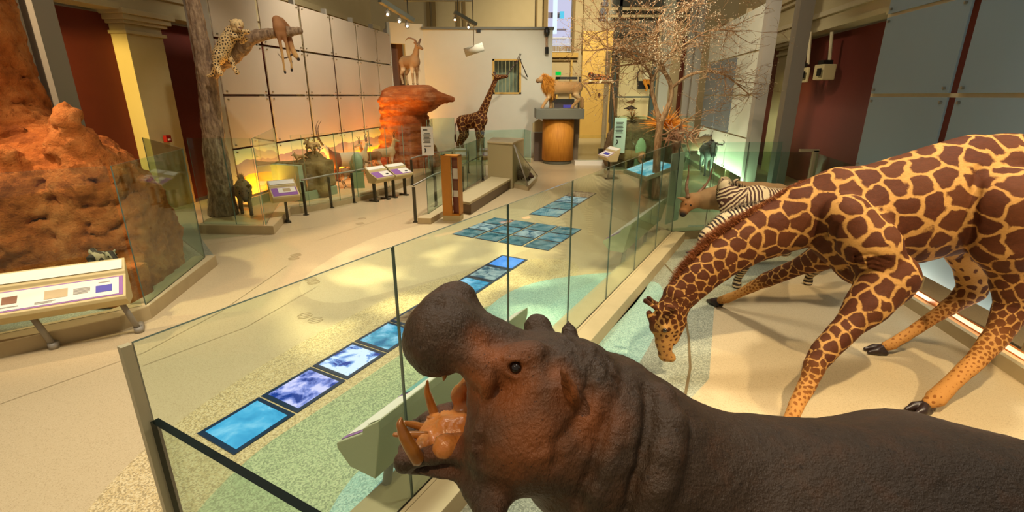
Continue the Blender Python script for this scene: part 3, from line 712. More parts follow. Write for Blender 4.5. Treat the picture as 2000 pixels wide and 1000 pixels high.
SL = ['blue floor screen showing water ripples, nearest of the diagonal row', 'violet and white floor screen with dark blue patches, second nearest in the row', 'bright icy white floor screen with blue marks, third in the diagonal row',
      'teal and blue floor screen partly behind the hippo muzzle', 'brown floor screen half hidden behind the hippo muzzle', 'dark blue floor screen behind the hippo muzzle', 'blue floor screen peeking out beyond the hippo muzzle', 'grey floor screen of rushing water beyond the hippo nostrils', 'plain bright blue floor screen at the far end of the diagonal row']
for i, m in enumerate(['scr_a', 'scr_b', 'scr_c', 'scr_d', 'scr_e', 'scr_d', 'scr_d', 'scr_f', 'scr_g']):
    a = s0 + sd * pitch * i; b = a + sd * pitch * .965; floor_screen([a, a + sw_, b + sw_, b], m, SL[i], 'row of screens set in the floor')
ga, gb, gc, gd = V2(G(880, 458)), V2(G(1072, 491)), V2(G(1138, 448)), V2(G(965, 425))
for i in range(4):
    for j in range(3):
        def bl(u, v): return (ga * (1 - u) + gb * u) * (1 - v) + (gd * (1 - u) + gc * u) * v
        u0, u1, v0, v1 = i / 4 + .008, (i + 1) / 4 - .008, j / 3 + .01, (j + 1) / 3 - .01
        floor_screen([bl(u0, v0), bl(u1, v0), bl(u1, v1), bl(u0, v1)], ['scr_h', 'scr_f', 'scr_h', 'scr_i'][(i * 2 + j) % 4],
            'pale teal floor screen at row %s, column %s of the big grid' % (['one', 'two', 'three'][j], ['one', 'two', 'three', 'four'][i]), 'grid of twelve screens in the floor', .02)
ha, hb, hc, hd = V2(G(1033, 419)), V2(G(1090, 425)), V2(G(1166, 377)), V2(G(1122, 373))
HL = ['pale teal floor screen, nearest of the distant narrow strip', 'grey blue floor screen, second of the distant narrow strip', 'whitish floor screen, third of the distant narrow strip', 'dark floor screen with black lines at the far end of the distant strip']
for i, m in enumerate(['scr_i', 'scr_h', 'scr_f', 'scr_e']):
    l = lambda p, q, t: p * (1 - t) + q * t
    floor_screen([l(ha, hd, i / 4), l(hb, hc, i / 4), l(hb, hc, (i + .96) / 4), l(ha, hd, (i + .96) / 4)], m, HL[i], 'distant strip of floor screens', .03)
# pairs of footprints outlined on the floor
def hoofprint(c, rz, lab):
    mb = MB()
    for sx in (-1, 1):
        pts = [(sx * (.03 + .06 * math.sin(t * math.pi) ** .7) + .0, -.1 + .2 * t) for t in np.linspace(0, 1, 9)] + [(sx * .03, .1), (sx * .03, -.1)]
        q = [np.array([c[0] + x * math.cos(rz) - y * math.sin(rz), c[1] + x * math.sin(rz) + y * math.cos(rz), .007]) for x, y in pts]; mb.tube(q, .0035, 5)
    tag(mb.build('hoof_mark', M['kerb']), lab, 'floor marking', 'hoof outlines inlaid in the floor')
for (a, b, lab) in ((596, 617, 'nearest pale hoof outline inlaid in the cream floor'), (616, 626, 'pale hoof outline just right of the nearest one'), (606, 546, 'faint hoof outline on the floor near the fence top edge'), (612, 552, 'faint hoof outline paired near the fence top edge'),
                    (578, 499, 'small hoof outline in the walkway beyond the fence'), (574, 505, 'small hoof outline paired in the walkway beyond'), (707, 427, 'tiny hoof outline on the far walkway'), (703, 437, 'tiny hoof outline paired on the far walkway')):
    hoofprint(G(a, b), -1.0, lab)

# ---- long label stand by the termite mound
rr = V2(G(246, 577, .62)); ld = unit([1.04, .61, 0]); rl0 = rr - ld * 2.75
art = [('white_field', .52, .985, .06, .94, 'paper'), ('picture', .58, .63, .35, .70, 'brownp'), ('picture', .72, .80, .30, .72, 'kerb'), ('picture', .90, .96, .25, .60, 'purple_dark'), ('heading', .30, .46, .80, .87, 'paper')] + lines(.22, .47, .12, .68, 7, 'stand') + lines(.82, .88, .30, .62, 5) + lines(.56, .65, .14, .22, 1) + lines(.69, .76, .10, .22, 2) + lines(.91, .96, .70, .78, 1)
reader(rl0, rr, .62, .93, .50, 'long cream label stand with purple and white panel before the termite mound', (.64, .955), art)
# near label stand behind the hippo's lower jaw (seen from its back)
nb0 = V2(G(657, 865, .62)); nd = fd
reader(nb0 + nd * 2.1, nb0, .62, .92, .45, 'cream label stand leaning on the near glass fence below the hippo mouth', (.3, .86), [('picture', .4, .7, .1, .9, 'tealp'), ('white_field', .72, .98, .1, .9, 'paper')], 'stand_side')
# label stand farther along the fence
fb0 = V2(G(1178, 470, .66))
reader(fb0 + nd * 2.6, fb0, .66, .95, .45, 'pale label stand farther along the outer side of the diagonal fence', (.25, .8), [('white_field', .05, .95, .1, .9, 'paper')], 'stand_side')
# small stand by the bat eared exhibit
def facing(px, py, z, w, ang):
    c = V2(G(px, py, z)); t = np.array([math.cos(ang), math.sin(ang), 0]); return c - t * w / 2, c + t * w / 2
A, B = facing(560, 383, .70, .62, .62)
reader(A, B, .70, .98, .5, 'small cream label stand with purple panel before the hyena exhibit', (.5,), [('white_field', .25, .95, .35, .95, 'paper'), ('picture', .45, .75, .45, .85, 'kerb')], legtype='flat')
A, B = V2(G(736, 349, .72)), V2(G(771, 343, .72))
reader(A, B, .72, .95, .5, 'left desk of the pair of purple label stands before the gazelles', (.15, .8), [('white_field', .45, .98, .08, .95, 'paper'), ('picture', .7, .85, .3, .5, 'black')], legtype='flat')
A, B = V2(G(773, 342.5, .72)), V2(G(807, 337, .72))
reader(A, B, .72, .95, .5, 'second desk of the purple label stand pair, nearer the orange rock', (.15, .8), [('white_field', .45, .98, .08, .95, 'paper'), ('picture', .7, .85, .3, .5, 'black')], legtype='flat')
A, B = V2(G(1167, 302, .85)), V2(G(1186, 308, .85))
reader(A, B, .85, 1.12, .5, 'small white label stand near the lion pedestal and teal screen', (.5,), [('white_field', .05, .95, .05, .95, 'paper'), ('picture', .3, .8, .3, .7, 'purple_dark')], legtype='flat')
for a, b, lab in ((886, 305, 'small pale label stand behind the glass by the standing giraffe'), (943, 305, 'tiny label stand on the right of the standing giraffe')):
    A = V2(G(a, b, .9)); reader(A, A + np.array([.5, .05, 0]), .9, 1.1, .4, lab, (.5,), [('white_field', .05, .95, .05, .95, 'paper')], legtype='flat')
# lit table screen by the tree
A = V2(G(1218, 330, .75)); B = V2(G(1262, 345, .75))
lt = empty('light_table', (*((A + B) / 2)[:2], 0), 'glowing blue touch table in the teal glass exhibit', 'screen')
t_ = unit(B - A); n_ = np.array([-t_[1], t_[0], 0]); w_ = np.linalg.norm(B - A)
mb = MB(); c = [A + np.array([0, 0, .72]), B + np.array([0, 0, .72]), B + n_ * 1.0 + np.array([0, 0, 1.05]), A + n_ * 1.0 + np.array([0, 0, 1.05])]; mb.quadbox([p - np.array([0, 0, .1]) for p in c], c); mb.box(((A + B) / 2 + n_ * .5 + np.array([0, 0, .36])), (w_ * .4, .3, .7), math.atan2(t_[1], t_[0])); mb.build('table_body', M['stand_side'], lt)
cc = sum(c) / 4; mb = MB(); d_ = [cc + (p - cc) * .88 + np.array([0, 0, .004]) for p in c]; mb.quadbox(d_, [p + np.array([0, 0, .006]) for p in d_]); mb.build('display', M['scr_j'], lt)

# ---- middle island: glass, rail, totem, bench, block and pyramid case
i0, i1 = V2(G(836, 418, .15)), V2(G(948, 343, .15))
mid = (i0 + i1) / 2 + np.array([-.12, .1, 0])
fence([i0] + [i0 * (1 - t) + i1 * t for t in (.2, .4, .6, .8)] + [i1], .15, 1.55, 'waist high glass screen behind the bench and orange sign', 'glass_teal')
kk = [V2(G(816, 437)), V2(G(842, 438)), V2(G(866, 424))]
kerb('stone_kerb', [V2(G(816, 437)), V2(G(842, 438)), V2(G(960, 365))], .38, .15, 'cream stone kerb end under the glass beside the orange sign', 1)
rail([V2(G(812, 434)), V2(G(852, 404)), V2(G(905, 378)), V2(G(943, 352))], .92, 'grey handrail rising along the waist high glass by the bench')
rail([V2(G(598, 420)), V2(G(648, 406)), V2(G(692, 396)), V2(G(733, 385))], .92, 'grey handrail in front of the cat and rock exhibit')
rail([V2(G(806, 361)), V2(G(845, 345)), V2(G(885, 340)), V2(G(915, 338))], .92, 'grey handrail behind the glass in front of the orange rock')
# orange totem sign
ta, tb = V2(G(867, 431)), V2(G(888, 427)); tu = unit(tb - ta); tw = np.linalg.norm(tb - ta)
tv = np.array([-tu[1], tu[0], 0]); td = .34
tz = 1.62
tot = empty('totem_sign', (*((ta + tb) / 2)[:2], 0), 'tall orange wooden sign case with small notices beside the bench', 'sign')
M['orange_wood'] = plain('orange_varnished_wood', '#c8811c', .4, 0, '#b87214', 9)
M['redwood'] = plain('red_brown_wood', '#7d3412', .4, 0, '#6d2a0e', 7)
L_ = V2(G(866, 431)); mb = MB(); ux = np.array([.40, 0, 0]); f0 = L_; 
w2 = .44; d2 = .30; X_ = np.array([math.cos(-.18), math.sin(-.18), 0]); Y_ = np.array([-X_[1], X_[0], 0])
mb.box(L_ + X_ * w2 / 2 + Y_ * d2 / 2 + np.array([0, 0, .07]), (w2, d2, .14), -.18); mb.build('sign_base', M['stand'], tot)
mb = MB()
Z_ = np.array([0, 0, 1.])
def bx_(u0, u1, v0, v1, z0, z1): mb.box(L_ + X_ * (u0 + u1) / 2 + Y_ * (v0 + v1) / 2 + Z_ * (z0 + z1) / 2, (u1 - u0, v1 - v0, z1 - z0), -.18)
bx_(0, .06, 0, d2, .14, tz); bx_(w2 - .025, w2, 0, d2, .14, tz); bx_(0, w2, 0, d2, tz - .04, tz); bx_(0, w2, 0, d2, .14, .18); bx_(.0, .24, -.01, .0 + .04, .14, tz)
mb.build('sign_case', M['orange_wood'], tot)
mb = MB(); bx_(.24, w2 - .025, .10, .14, .18, tz - .04); mb.build('sign_back', M['redwood'], tot)
for z0, z1, m in ((1.05, 1.3, 'paper'), (.78, 1.0, 'brownp'), (.6, .76, 'paper'), (1.36, 1.5, 'brownp')):
    mb = MB(); bx_(.26, w2 - .05, .085, .098, z0, z1); mb.build('notice', M[m], tot)
# bench
ba, bb_, bc, bd = V2(G(888, 391, .33)), V2(G(917, 396, .33)), V2(G(1005, 345, .33)), V2(G(964, 342, .33))
bn = empty('bench', (*((ba + bc) / 2)[:2], 0), 'long low cream bench on a brown base beside the orange sign', 'bench')
mb = MB(); mb.prism([ba[:2], bb_[:2], bc[:2], bd[:2]], .27, .34); mb.build('seat', M['kerb_top'], bn, bevel=.008)
ctr = (ba + bb_ + bc + bd) / 4; mb = MB(); mb.prism([(ctr + (p - ctr) * np.array([.9, .97, 1]))[:2] for p in (ba, bb_, bc, bd)], 0, .27); mb.build('plinth', plain('brown_plinth', '#75604a', .5), bn)
so = MB(); sb = ctr + (ba - ctr) * np.array([.9, .97, 1]); sc_ = ctr + (bb_ - ctr) * np.array([.9, .97, 1]); sp = sb * .75 + sc_ * .25; so.box((sp[0], sp[1] - .006, .15), (.07, .015, .12), math.atan2((sc_ - sb)[1], (sc_ - sb)[0])); so.build('socket_plate', M['paper'], bn)
# stone block with slanted glass case
ga_, gb_ = V2(G(960, 349)), V2(G(1001, 372))
zt = 1.52; A1 = V2(G(952, 276, zt)); B1 = V2(G(1001, 279, zt)); C1 = V2(G(1023, 269.5, zt)); D1 = V2(G(962, 268.5, zt))
mb = MB(); mb.prism([A1[:2], B1[:2], C1[:2], D1[:2]], 0, zt - .05)
blk = tag(mb.build('display_block', plain('grey_beige_block', '#a9986e', .55), bevel=.01), 'tall beige block with flat top at the far end of the bench', 'display block')
cc = (A1 + B1 + C1 + D1) / 4; mb = MB(); mb.prism([(cc + (p - cc) * 1.03)[:2] for p in (A1, B1, C1, D1)], zt - .05, zt); mb.build('top_slab', M['kerb_top'], blk)
k0, k1, k2 = V2(G(998, 366)), V2(G(1031, 373)), V2(G(1050, 352)); k3 = V2(G(1020, 346))
mb = MB(); mb.prism([k0[:2], k1[:2], k2[:2], k3[:2]], 0, .16); case = tag(mb.build('case_base', M['kerb']), 'low stone base holding the porcupine beside the beige block', 'platform')
apex = B1 + np.array([.05, -.02, 1.45]); gp = empty('glass_case', (k1[0], k1[1], .16), 'slanted frameless glass case over the porcupine', 'glass case')
kz = [k + np.array([0, 0, .16]) for k in (k0, k1, k2)]
for a, b in ((kz[0], kz[1]), (kz[1], kz[2])):
    mb = MB(); mb.add([a, b, apex], [(0, 1, 2)]); nrm = unit(np.cross(b - a, apex - a)) * .012; mb = MB(); mb.quadbox([a, b, apex], [a + nrm, b + nrm, apex + nrm]); mb.build('glass_pane', M['glass_clear'], gp)
mb = MB(); mb.tube([kz[1], apex], .022, 8); mb.tube([kz[2], apex], .016, 8); mb.build('case_rod', M['steel'], gp, True)

# ---- lion pedestal
pc = G(1091, 322); pcY = pc[1] + .72
ped = empty('lion_pedestal', (pc[0], pcY, 0), 'round orange wooden pedestal with dark square top under the lion', 'pedestal')
mb = MB(); mb.cyl((pc[0], pcY), .66, 0, .16, 40); mb.build('plinth', M['grey_green'], ped, True)
wd = N('orange_wood_veneer'); f = wd.noise(3, 4, wd.co('Object', (6, 6, .6))); M['veneer'] = wd.fin(wd.ramp(f, [(.3, '#b9751a'), (.7, '#d08d2c')]), .7)
mb = MB(); mb.tube([(pc[0], pcY, .16), (pc[0], pcY, 2.0)], .72, 48); mb.build('drum', M['veneer'], ped, True)
mb = MB(); x0, x1 = P(1047, 225, 22.3)[0], P(1141, 225, 22.3)[0]; mb.box(((x0 + x1) / 2, pcY, 2.23), (x1 - x0, 1.9, .42)); mb.build('top', plain('slate_top', '#5f6052', .5), ped, bevel=.01)
mb = MB(); x2 = P(1150, 225, 23.2)[0]; mb.box((x1 - .2, pcY + 1.15, 1.2), (.5, .3, 2.4)); mb.build('side_panel', plain('brown_grey_panel', '#7b6a50', .6), ped)
# litter bin/kiosk beside the pedestal
kx = P(1052, 280, 24)[0]; kio = empty('donation_box', (kx, 24, 0), 'brown donation box with pale hexagonal head beside the lion pedestal', 'box')
mb = MB(); mb.box((kx, 24, .66), (.42, .4, 1.32)); mb.build('cabinet', plain('dark_brown_cabinet', '#5c4a3a', .5), kio)
mb = MB(); mb.prism([(kx - .3, 24.1), (kx + .3, 24.1), (kx + .3, 23.9), (kx - .3, 23.9)], 1.36, 1.75); mb.add([(kx - .3, 23.9, 1.75), (kx + .3, 23.9, 1.75), (kx, 23.9, 1.95), (kx - .3, 24.1, 1.75), (kx + .3, 24.1, 1.75), (kx, 24.1, 1.95)], [(0, 1, 2), (5, 4, 3), (0, 2, 5, 3), (1, 4, 5, 2)]); mb.build('head', M['stand'], kio)
# glass rail with bright foot right of the pedestal
f0, f1 = V2(P(1128, 285, 22.4)), V2(P(1186, 285, 22.4))
fence([f0, f1], .2, 1.32, 'clear low glass screen between lion pedestal and teal screen', 'glass_clear', 'glass_edge_light')
mb = MB(); mb.box(((f0 + f1) / 2 + np.array([0, .1, .1])), (np.linalg.norm(f1 - f0) + .2, .4, .2)); tag(mb.build('stone_kerb', M['paper']), 'bright white kerb right of the lion pedestal', 'kerb')
# glass of the standing giraffe and oryx exhibits
g0, g1, g2, g3 = V2(G(848, 323, .2)), V2(G(890, 318, .2)), V2(G(940, 316, .2)), V2(G(1024, 312, .2))
fence([V2(G(838, 330, .2)), g0, g1], .2, 2.1, 'tall teal glass panes between the orange rock and the standing giraffe', 'glass_teal', 'glass_edge_light')
fence([g1 + np.array([.06, 0, 0]), g2, g3, g3 + np.array([.25, -1.0, 0])], .2, 1.55, 'low teal glass screen behind the block by the standing giraffe', 'glass_teal', 'glass_edge_light')
kerb('stone_kerb', [V2(G(838, 334)), V2(G(900, 324)), V2(G(1040, 318))], .4, .2, 'cream kerb under the standing giraffe', 1)
# desert exhibit glass
d = [V2(G(a, b, .2)) for a, b in ((432, 440), (518, 440))]
fence([V2(G(398, 437, .2)), V2(G(462, 438, .2)), V2(G(516, 440, .2))], .2, 2.12, 'glass panes before the hyena under the tree trunk', 'glass')
fence([V2(G(516, 440, .2)) + np.array([.02, .03, 0]), V2(G(540, 393, .2)) + np.array([-.2, .9, 0])], .2, 2.12, 'side glass pane to the right of the hyena', 'glass_teal', 'glass_edge_light')
fence([V2(G(a, b, .2)) for a, b in ((585, 405), (605, 402), (665, 392), (700, 384), (730, 377), (760, 366), (792, 353), (828, 340))], .2, 2.05, 'long faceted glass screen before the sand cats, oryx and gazelles', 'glass_clear', 'glass_edge_light')
# ================================================================ animals: tools
CAM = np.array([0, 0, CAMH])
def hit(F, px, py, inset=0.0):
    d = P(px, py, 1.0) - CAM; dn = d / np.linalg.norm(d); t = np.arange(.3, 30, F.h * .5); pts = CAM + t[:, None] * dn
    i = ((pts - F.lo) / F.h).round().astype(int); ok = ((i >= 0) & (i < F.n)).all(1); v = np.full(len(t), 9.0)
    v[ok] = F.d[tuple(i[ok].T)]; k = np.argmax(v < 0) if (v < 0).any() else int(np.argmin(v))
    return pts[k] + dn * inset
def near(V, p, r): return np.exp(-(((V - np.array(p)) / r) ** 2).sum(1))
def Q(px, py, Y, r): p = P(px, py, Y); return (p, RP(r, p))
def segdist(V, a, b):
    a = np.array(a, float); b = np.array(b, float); ba = b - a; t = np.clip(((V - a) @ ba) / (ba @ ba + 1e-9), 0, 1)
    return np.linalg.norm(V - a - t[:, None] * ba, axis=1), t
def hairs(name, roots, dirs, length, width, mat, parent, seed=1, droop=.3, jit=.35, seg=2):
    """a coat of thin tapered blades, one mesh"""
    r = np.random.RandomState(seed); n = len(roots); L = length * (0.7 + .6 * r.rand(n)) if not hasattr(length, '__len__') else np.array(length) * (.75 + .5 * r.rand(n))
    D = dirs + jit * r.normal(size=(n, 3)); D /= np.linalg.norm(D, axis=1)[:, None]
    S = np.cross(D, r.normal(size=(n, 3))); S /= np.linalg.norm(S, axis=1)[:, None] + 1e-9
    W_ = width * (.7 + .6 * r.rand(n)); V = []; prev = None
    for k in range(seg + 1):
        f = k / seg; c = roots + D * (L * f)[:, None] + np.array([0, 0, -1]) * (droop * L * f * f)[:, None]
        w = S * (W_ * (1 - f * .9) / 2)[:, None]; V += [c - w, c + w]
    V = np.stack(V, 1).reshape(-1, 3); m = 2 * (seg + 1); base = np.arange(n) * m; F_ = []
    for k in range(seg): F_.append(np.stack([base + 2 * k, base + 2 * k + 1, base + 2 * k + 3, base + 2 * k + 2], 1))
    return mesh_np(name, V, np.concatenate(F_), mat, parent)
def eye(parent, p, r, look, name='eye'):
    mb = MB(); mb.ball(p, r, 14, 10); o = mb.build(name, M['eye'], parent, True); return o
M['eye'] = N('dark_glass_eye').fin('#160a04', .06, 0, spec=.8)
M['horn'] = plain('dark_ridged_horn', '#4a3526', .45, 0, '#2e2018', 20, .3, 80)
M['horn_pale'] = plain('pale_brown_horn', '#a07a58', .45, 0, '#5a3c2a', 30, .3, 60)
M['hoof'] = plain('black_brown_hoof', '#2c1d18', .35)
def voronoi_marks(V, rad, seed, cand=16000, warp=.0):
    """smooth cell-border distance over the skin for cells whose size rad(V) varies"""
    from mathutils.kdtree import KDTree
    r = np.random.RandomState(seed); R = rad(V); idx = r.choice(len(V), min(cand, len(V)), False); S = []; SR = []
    A = np.zeros((0, 3)); cell = {}
    for i in idx:
        p = V[i]; ri = R[i]
        if len(S):
            if (((np.array(S[-3000:]) - p) ** 2).sum(1) < (ri * .95) ** 2).any(): continue
        S.append(p); SR.append(ri)
    kd = KDTree(len(S))
    for k, p in enumerate(S): kd.insert(p, k)
    kd.balance(); Vw = V + (np.stack([wob(V, 14, 3), wob(V, 14, 4), wob(V, 14, 5)], 1) * warp * R[:, None])
    e = np.zeros(len(V)); c = np.zeros(len(V)); rn = r.rand(len(S)); SR = np.array(SR)
    for k, p in enumerate(Vw):
        f = kd.find_n(p, 3); d = [(q[2] / SR[q[1]], q[1]) for q in f]; d.sort(); e[k] = d[1][0] - d[0][0]; c[k] = rn[d[0][1]]
    return e, c
# ---------------------------------------------------------------- hippopotamus
hf = Field((-.72, .75, -.02), (3.55, 2.65, 2.5), .0132)
YN = np.array([0, 1., 0])
# trunk
T = [((.80, 1.86, 1.02), .50), ((1.15, 1.83, .96), .585), ((1.7, 1.75, .95), .60), ((2.3, 1.64, .93), .60), ((2.85, 1.52, .90), .50)]
hf.chain(T, .15); hf.chain([((.98, 1.86, 1.40), .13), ((1.6, 1.76, 1.44), .10), ((2.2, 1.66, 1.45), .12), ((2.7, 1.56, 1.30), .14)], .22)
hf.cap((1.95, 2.0, 1.2), (2.2, 1.98, 1.1), .27, .26, .25)        # hip
for x, y in ((.95, 1.55), (.98, 2.13), (2.75, 1.22), (2.8, 1.78)):
    hf.chain([((x, y, .8), .30), ((x - .02, y, .4), .19), ((x - .02, y, .10), .16)], .12); hf.ell((x - .05, y, .07), (.2, .17, .08), .05)
# neck
hf.chain([Q(1105, 790, 1.83, 130), Q(1165, 860, 1.83, 165), Q(1235, 915, 1.84, 178), Q(1300, 960, 1.85, 185)], .09)
hf.chain([Q(1120, 735, 2.0, 66), Q(1190, 790, 2.02, 92), Q(1235, 840, 2.0, 95)], .10)
# cranium, jowls, upper jaw
hf.ell(Q(1078, 748, 1.85, 1)[0], (.20, .19, .18), .06)
hf.chain([Q(1055, 760, 1.70, 62), Q(1045, 845, 1.66, 92)], .10); hf.chain([Q(1055, 760, 2.05, 60), Q(1035, 800, 2.08, 85)], .10)
hf.ell(Q(1020, 862, 1.64, 1)[0], (.215, .14, .215), .08); hf.ell(Q(990, 880, 1.62, 1)[0], (.15, .10, .17), .07)
hf.chain([Q(1070, 712, 1.86, 52), Q(1005, 684, 1.87, 38), Q(945, 652, 1.88, 38), Q(885, 642, 1.90, 62)], .06, YN, 1.6)
hf.ell(Q(868, 655, 1.80, 1)[0], (.150, .14, .150), .07); hf.ell(Q(880, 625, 2.02, 1)[0], (.14, .14, .15), .07)
hf.ell(Q(845, 655, 1.88, 1)[0], (.105, .2, .13), .07)
hf.ell(Q(862, 600, 1.84, 1)[0], (.055, .05, .05), .05); hf.ell(Q(893, 572, 2.02, 1)[0], (.07, .05, .05), .06)
hf.cap(Q(915, 700, 1.70, 1)[0], Q(945, 720, 1.68, 1)[0], .055, .07, .06)
# eye mounds
hf.ell(Q(1012, 715, 1.70, 1)[0], (.085, .055, .085), .04); hf.chain([Q(1050, 640, 2.07, 27), Q(1062, 675, 2.02, 30)], .03)
hf.cap(Q(1015, 690, 1.72, 1)[0], Q(1045, 690, 1.72, 1)[0], .042, .05, .04)
# stretched cheek between the jaws
hf.chain([Q(935, 720, 1.72, 22), Q(935, 790, 1.70, 24), Q(950, 860, 1.70, 40)], .05); hf.chain([Q(960, 700, 2.08, 22), Q(950, 760, 2.08, 24), Q(940, 820, 2.08, 34)], .05)
hf.chain([Q(965, 690, 1.88, 34), Q(972, 780, 1.88, 46), Q(965, 850, 1.88, 50)], .06, YN, 2.2)
# lower jaw: broad shovel
hf.chain([Q(970, 862, 1.86, 40), Q(890, 862, 1.87, 20), Q(815, 872, 1.88, 15)], .05, YN, 5.0)
hf.chain([Q(935, 878, 1.68, 26), Q(860, 884, 1.68, 20), Q(786, 902, 1.70, 13)], .05)
hf.chain([Q(930, 800, 2.10, 24), Q(860, 812, 2.12, 20), Q(800, 838, 2.12, 14)], .035)
hf.cap(Q(788, 902, 1.70, 1)[0], Q(800, 845, 2.1, 1)[0], .035, .035, .04)
# ears
ne = hit(hf, 1120, 782); fe = Q(1112, 662, 2.1, 1)[0]
hf.chain([(P(1122, 786, ne[1]), .040), (P(1112, 758, ne[1] - .05), .050), (P(1104, 735, ne[1] - .07), .034), (P(1097, 714, ne[1] - .08), .006)], .018, (.75, .2, .3), .5)
hf.chain([(P(1104, 775, ne[1] - .06), .026), (P(1096, 745, ne[1] - .11), .022)], .012, op='s')
hf.chain([(fe, .045), (P(1111, 648, 2.12), .040), (P(1110, 624, 2.13), .006)], .02)
# nostril pits, eye socket, creases
hf.ell(hit(hf, 857, 592), (.026, .035, .022), .015, op='s'); hf.ell(hit(hf, 868, 583), (.012, .012, .008), .01, op='s')
def crease(F, px, r, k=.015, op='s', ins=0.0):
    pts = [hit(F, a, b, ins) for a, b in px]
    for a, b in zip(pts, pts[1:]): F.cap(a, b, r, r, k, op=op)
crease(hf, [(1270, 768), (1279, 820), (1272, 880), (1254, 940), (1234, 998)], .034, .05)                 # neck / shoulder fold
crease(hf, [(1296, 776), (1308, 830), (1300, 890), (1282, 950), (1264, 1000)], .055, .06, 'u')
crease(hf, [(936, 702), (950, 742), (949, 792), (938, 840), (930, 880)], .018, .03, 'u')
crease(hf, [(1148, 735), (1152, 765), (1142, 800), (1122, 835), (1095, 865), (1088, 915)], .019, .03)    # jowl / neck fold
crease(hf, [(1185, 830), (1176, 880), (1158, 930), (1130, 985)], .020, .04); crease(hf, [(1200, 850), (1190, 900), (1168, 960), (1150, 998)], .028, .05, 'u', .01)
crease(hf, [(1160, 690), (1185, 712), (1215, 735), (1240, 760)], .007, .02); crease(hf, [(1150, 705), (1180, 728), (1210, 752)], .006, .015)
crease(hf, [(1065, 700), (1075, 720), (1070, 745)], .008, .02); crease(hf, [(940, 905), (935, 870), (937, 830), (943, 790)], .012, .03)
EP = hit(hf, 1007, 718)
hf.ell(EP, (.028, .022, .024), .012, op='s')
for a in ([(984, 714), (994, 703), (1010, 700), (1024, 708)], [(986, 722), (996, 733), (1012, 736), (1026, 726)], [(982, 698), (998, 689), (1018, 690)]): crease(hf, a, .011, .010, 'u', -.002)
V, Qd = hf.verts(); Nn = hf.grad(V)
wr_ = near(V, hit(hf, 1140, 690), .12) + near(V, hit(hf, 1100, 690), .08) + .6 * near(V, hit(hf, 1170, 730), .12)
wr_ = np.clip(wr_, 0, 1)
V = bump(V, Nn, .0016 * wob(V, 60, 1) + .004 * wob(V, 14, 2) + wr_ * (.018 * np.abs(wob(V, 48, 7)) + .010 * np.abs(wob(V, 90, 8))))
pink_and_glow = np.zeros(len(V))  # natural pink skin, plus warm lamplight painted on the cheek
for (a, b, r_, w_) in ((1000, 770, .13, .9), (1040, 860, .15, .7), (1000, 900, .12, .55), (1005, 715, .10, .7), (960, 690, .09, .9), (935, 760, .10, 1), (1120, 780, .12, 1), (1150, 820, .10, .8), (1185, 820, .09, .45), (940, 670, .07, .7), (1090, 730, .06, .6)):
    pink_and_glow = np.maximum(pink_and_glow, w_ * near(V, hit(hf, a, b), r_))
mo = np.maximum(near(V, P(905, 800, 1.88), .17), near(V, P(860, 800, 1.9), .15)); mo = mo * np.clip((V[:, 0] < hit(hf, 945, 800)[0] + .06), 0, 1)
body_low = segdist(V, P(930, 895, 1.66), P(775, 915, 1.66))[0]
mouth = np.clip(mo * 1.6, 0, 1) * (Nn[:, 2] > -.1) * (body_low > .03) * (V[:, 2] < P(900, 722, 1.85)[2] + .02)
n = N('hippo_hide'); pk_ = n.attr('pink_and_glow'); mth = n.attr('mouth')
base = n.mix(n.noise(3.5, 5), '#33281c', '#544130'); base = n.mix(n.math('MULTIPLY', n.noise(26, 3), .5), base, '#261d15')
sp = n.math('LESS_THAN', n.vor(17), .13); base = n.mix(n.math('MULTIPLY', sp, .45), base, '#150f0b')
pc_ = n.mix(n.noise(7, 5), '#74401c', '#96582a'); pc_ = n.mix(n.math('MULTIPLY', n.math('LESS_THAN', n.vor(34), .11), .7), pc_, '#2c140a')
pf = n.math('MULTIPLY', n.math('ADD', pk_, n.math('MULTIPLY', n.math('SUBTRACT', n.noise(9, 4), .5), .5)), 1.15, True)
col = n.mix(pf, base, pc_); col = n.mix(mth, col, '#a4552c')
vor_ = n.vor(46, 'F1', n.co('Object', (1, 1.6, .7))); fine = n.noise(150, 3, n.co('Object', (1, 1, .35))); hb = n.math('ADD', n.math('MULTIPLY', vor_, .6), fine)
M['hippo'] = n.fin(col, n.math('SUBTRACT', .58, n.math('MULTIPLY', n.noise(12, 3), .16)), 0, hb, .9, .008, spec=.42)
hippo = empty('hippopotamus', (1.4, 1.8, 0), 'huge dark brown hippopotamus with gaping mouth and tusks in the foreground', 'hippopotamus')
mesh_np('body', V, Qd, M['hippo'], hippo, {'pink_and_glow': pink_and_glow, 'mouth': mouth})
M['ivory'] = plain('amber_ivory', '#b5762c', .3, 0, '#6b3a12', 14); M['gum'] = plain('orange_pink_gum', '#b0642c', .28, 0, '#c98a48', 16, .5, 40, .01)
M['ivory'].node_tree.nodes['Principled BSDF'].inputs['Coat Weight'].default_value = .4
def tooth(pts, rs):
    mb = MB(); pts = [np.array(p) for p in pts]; k = []; kr = []
    for i in range(len(pts) - 1):
        for t in np.linspace(0, 1, 4, endpoint=False): k.append(pts[i] * (1 - t) + pts[i + 1] * t); kr.append(rs[i] * (1 - t) + rs[i + 1] * t)
    k.append(pts[-1]); kr.append(rs[-1]); mb.tube(k, kr, 12); return mb.build('tooth', M['ivory'], hippo, True, sub=1)
tooth([P(818, 900, 1.66), P(805, 878, 1.64), P(790, 852, 1.64), P(781, 828, 1.65), P(784, 815, 1.66)], [.030, .030, .026, .017, .005])
tooth([P(850, 815, 2.08), P(842, 790, 2.10), P(834, 765, 2.10), P(835, 742, 2.09)], [.026, .024, .018, .005])
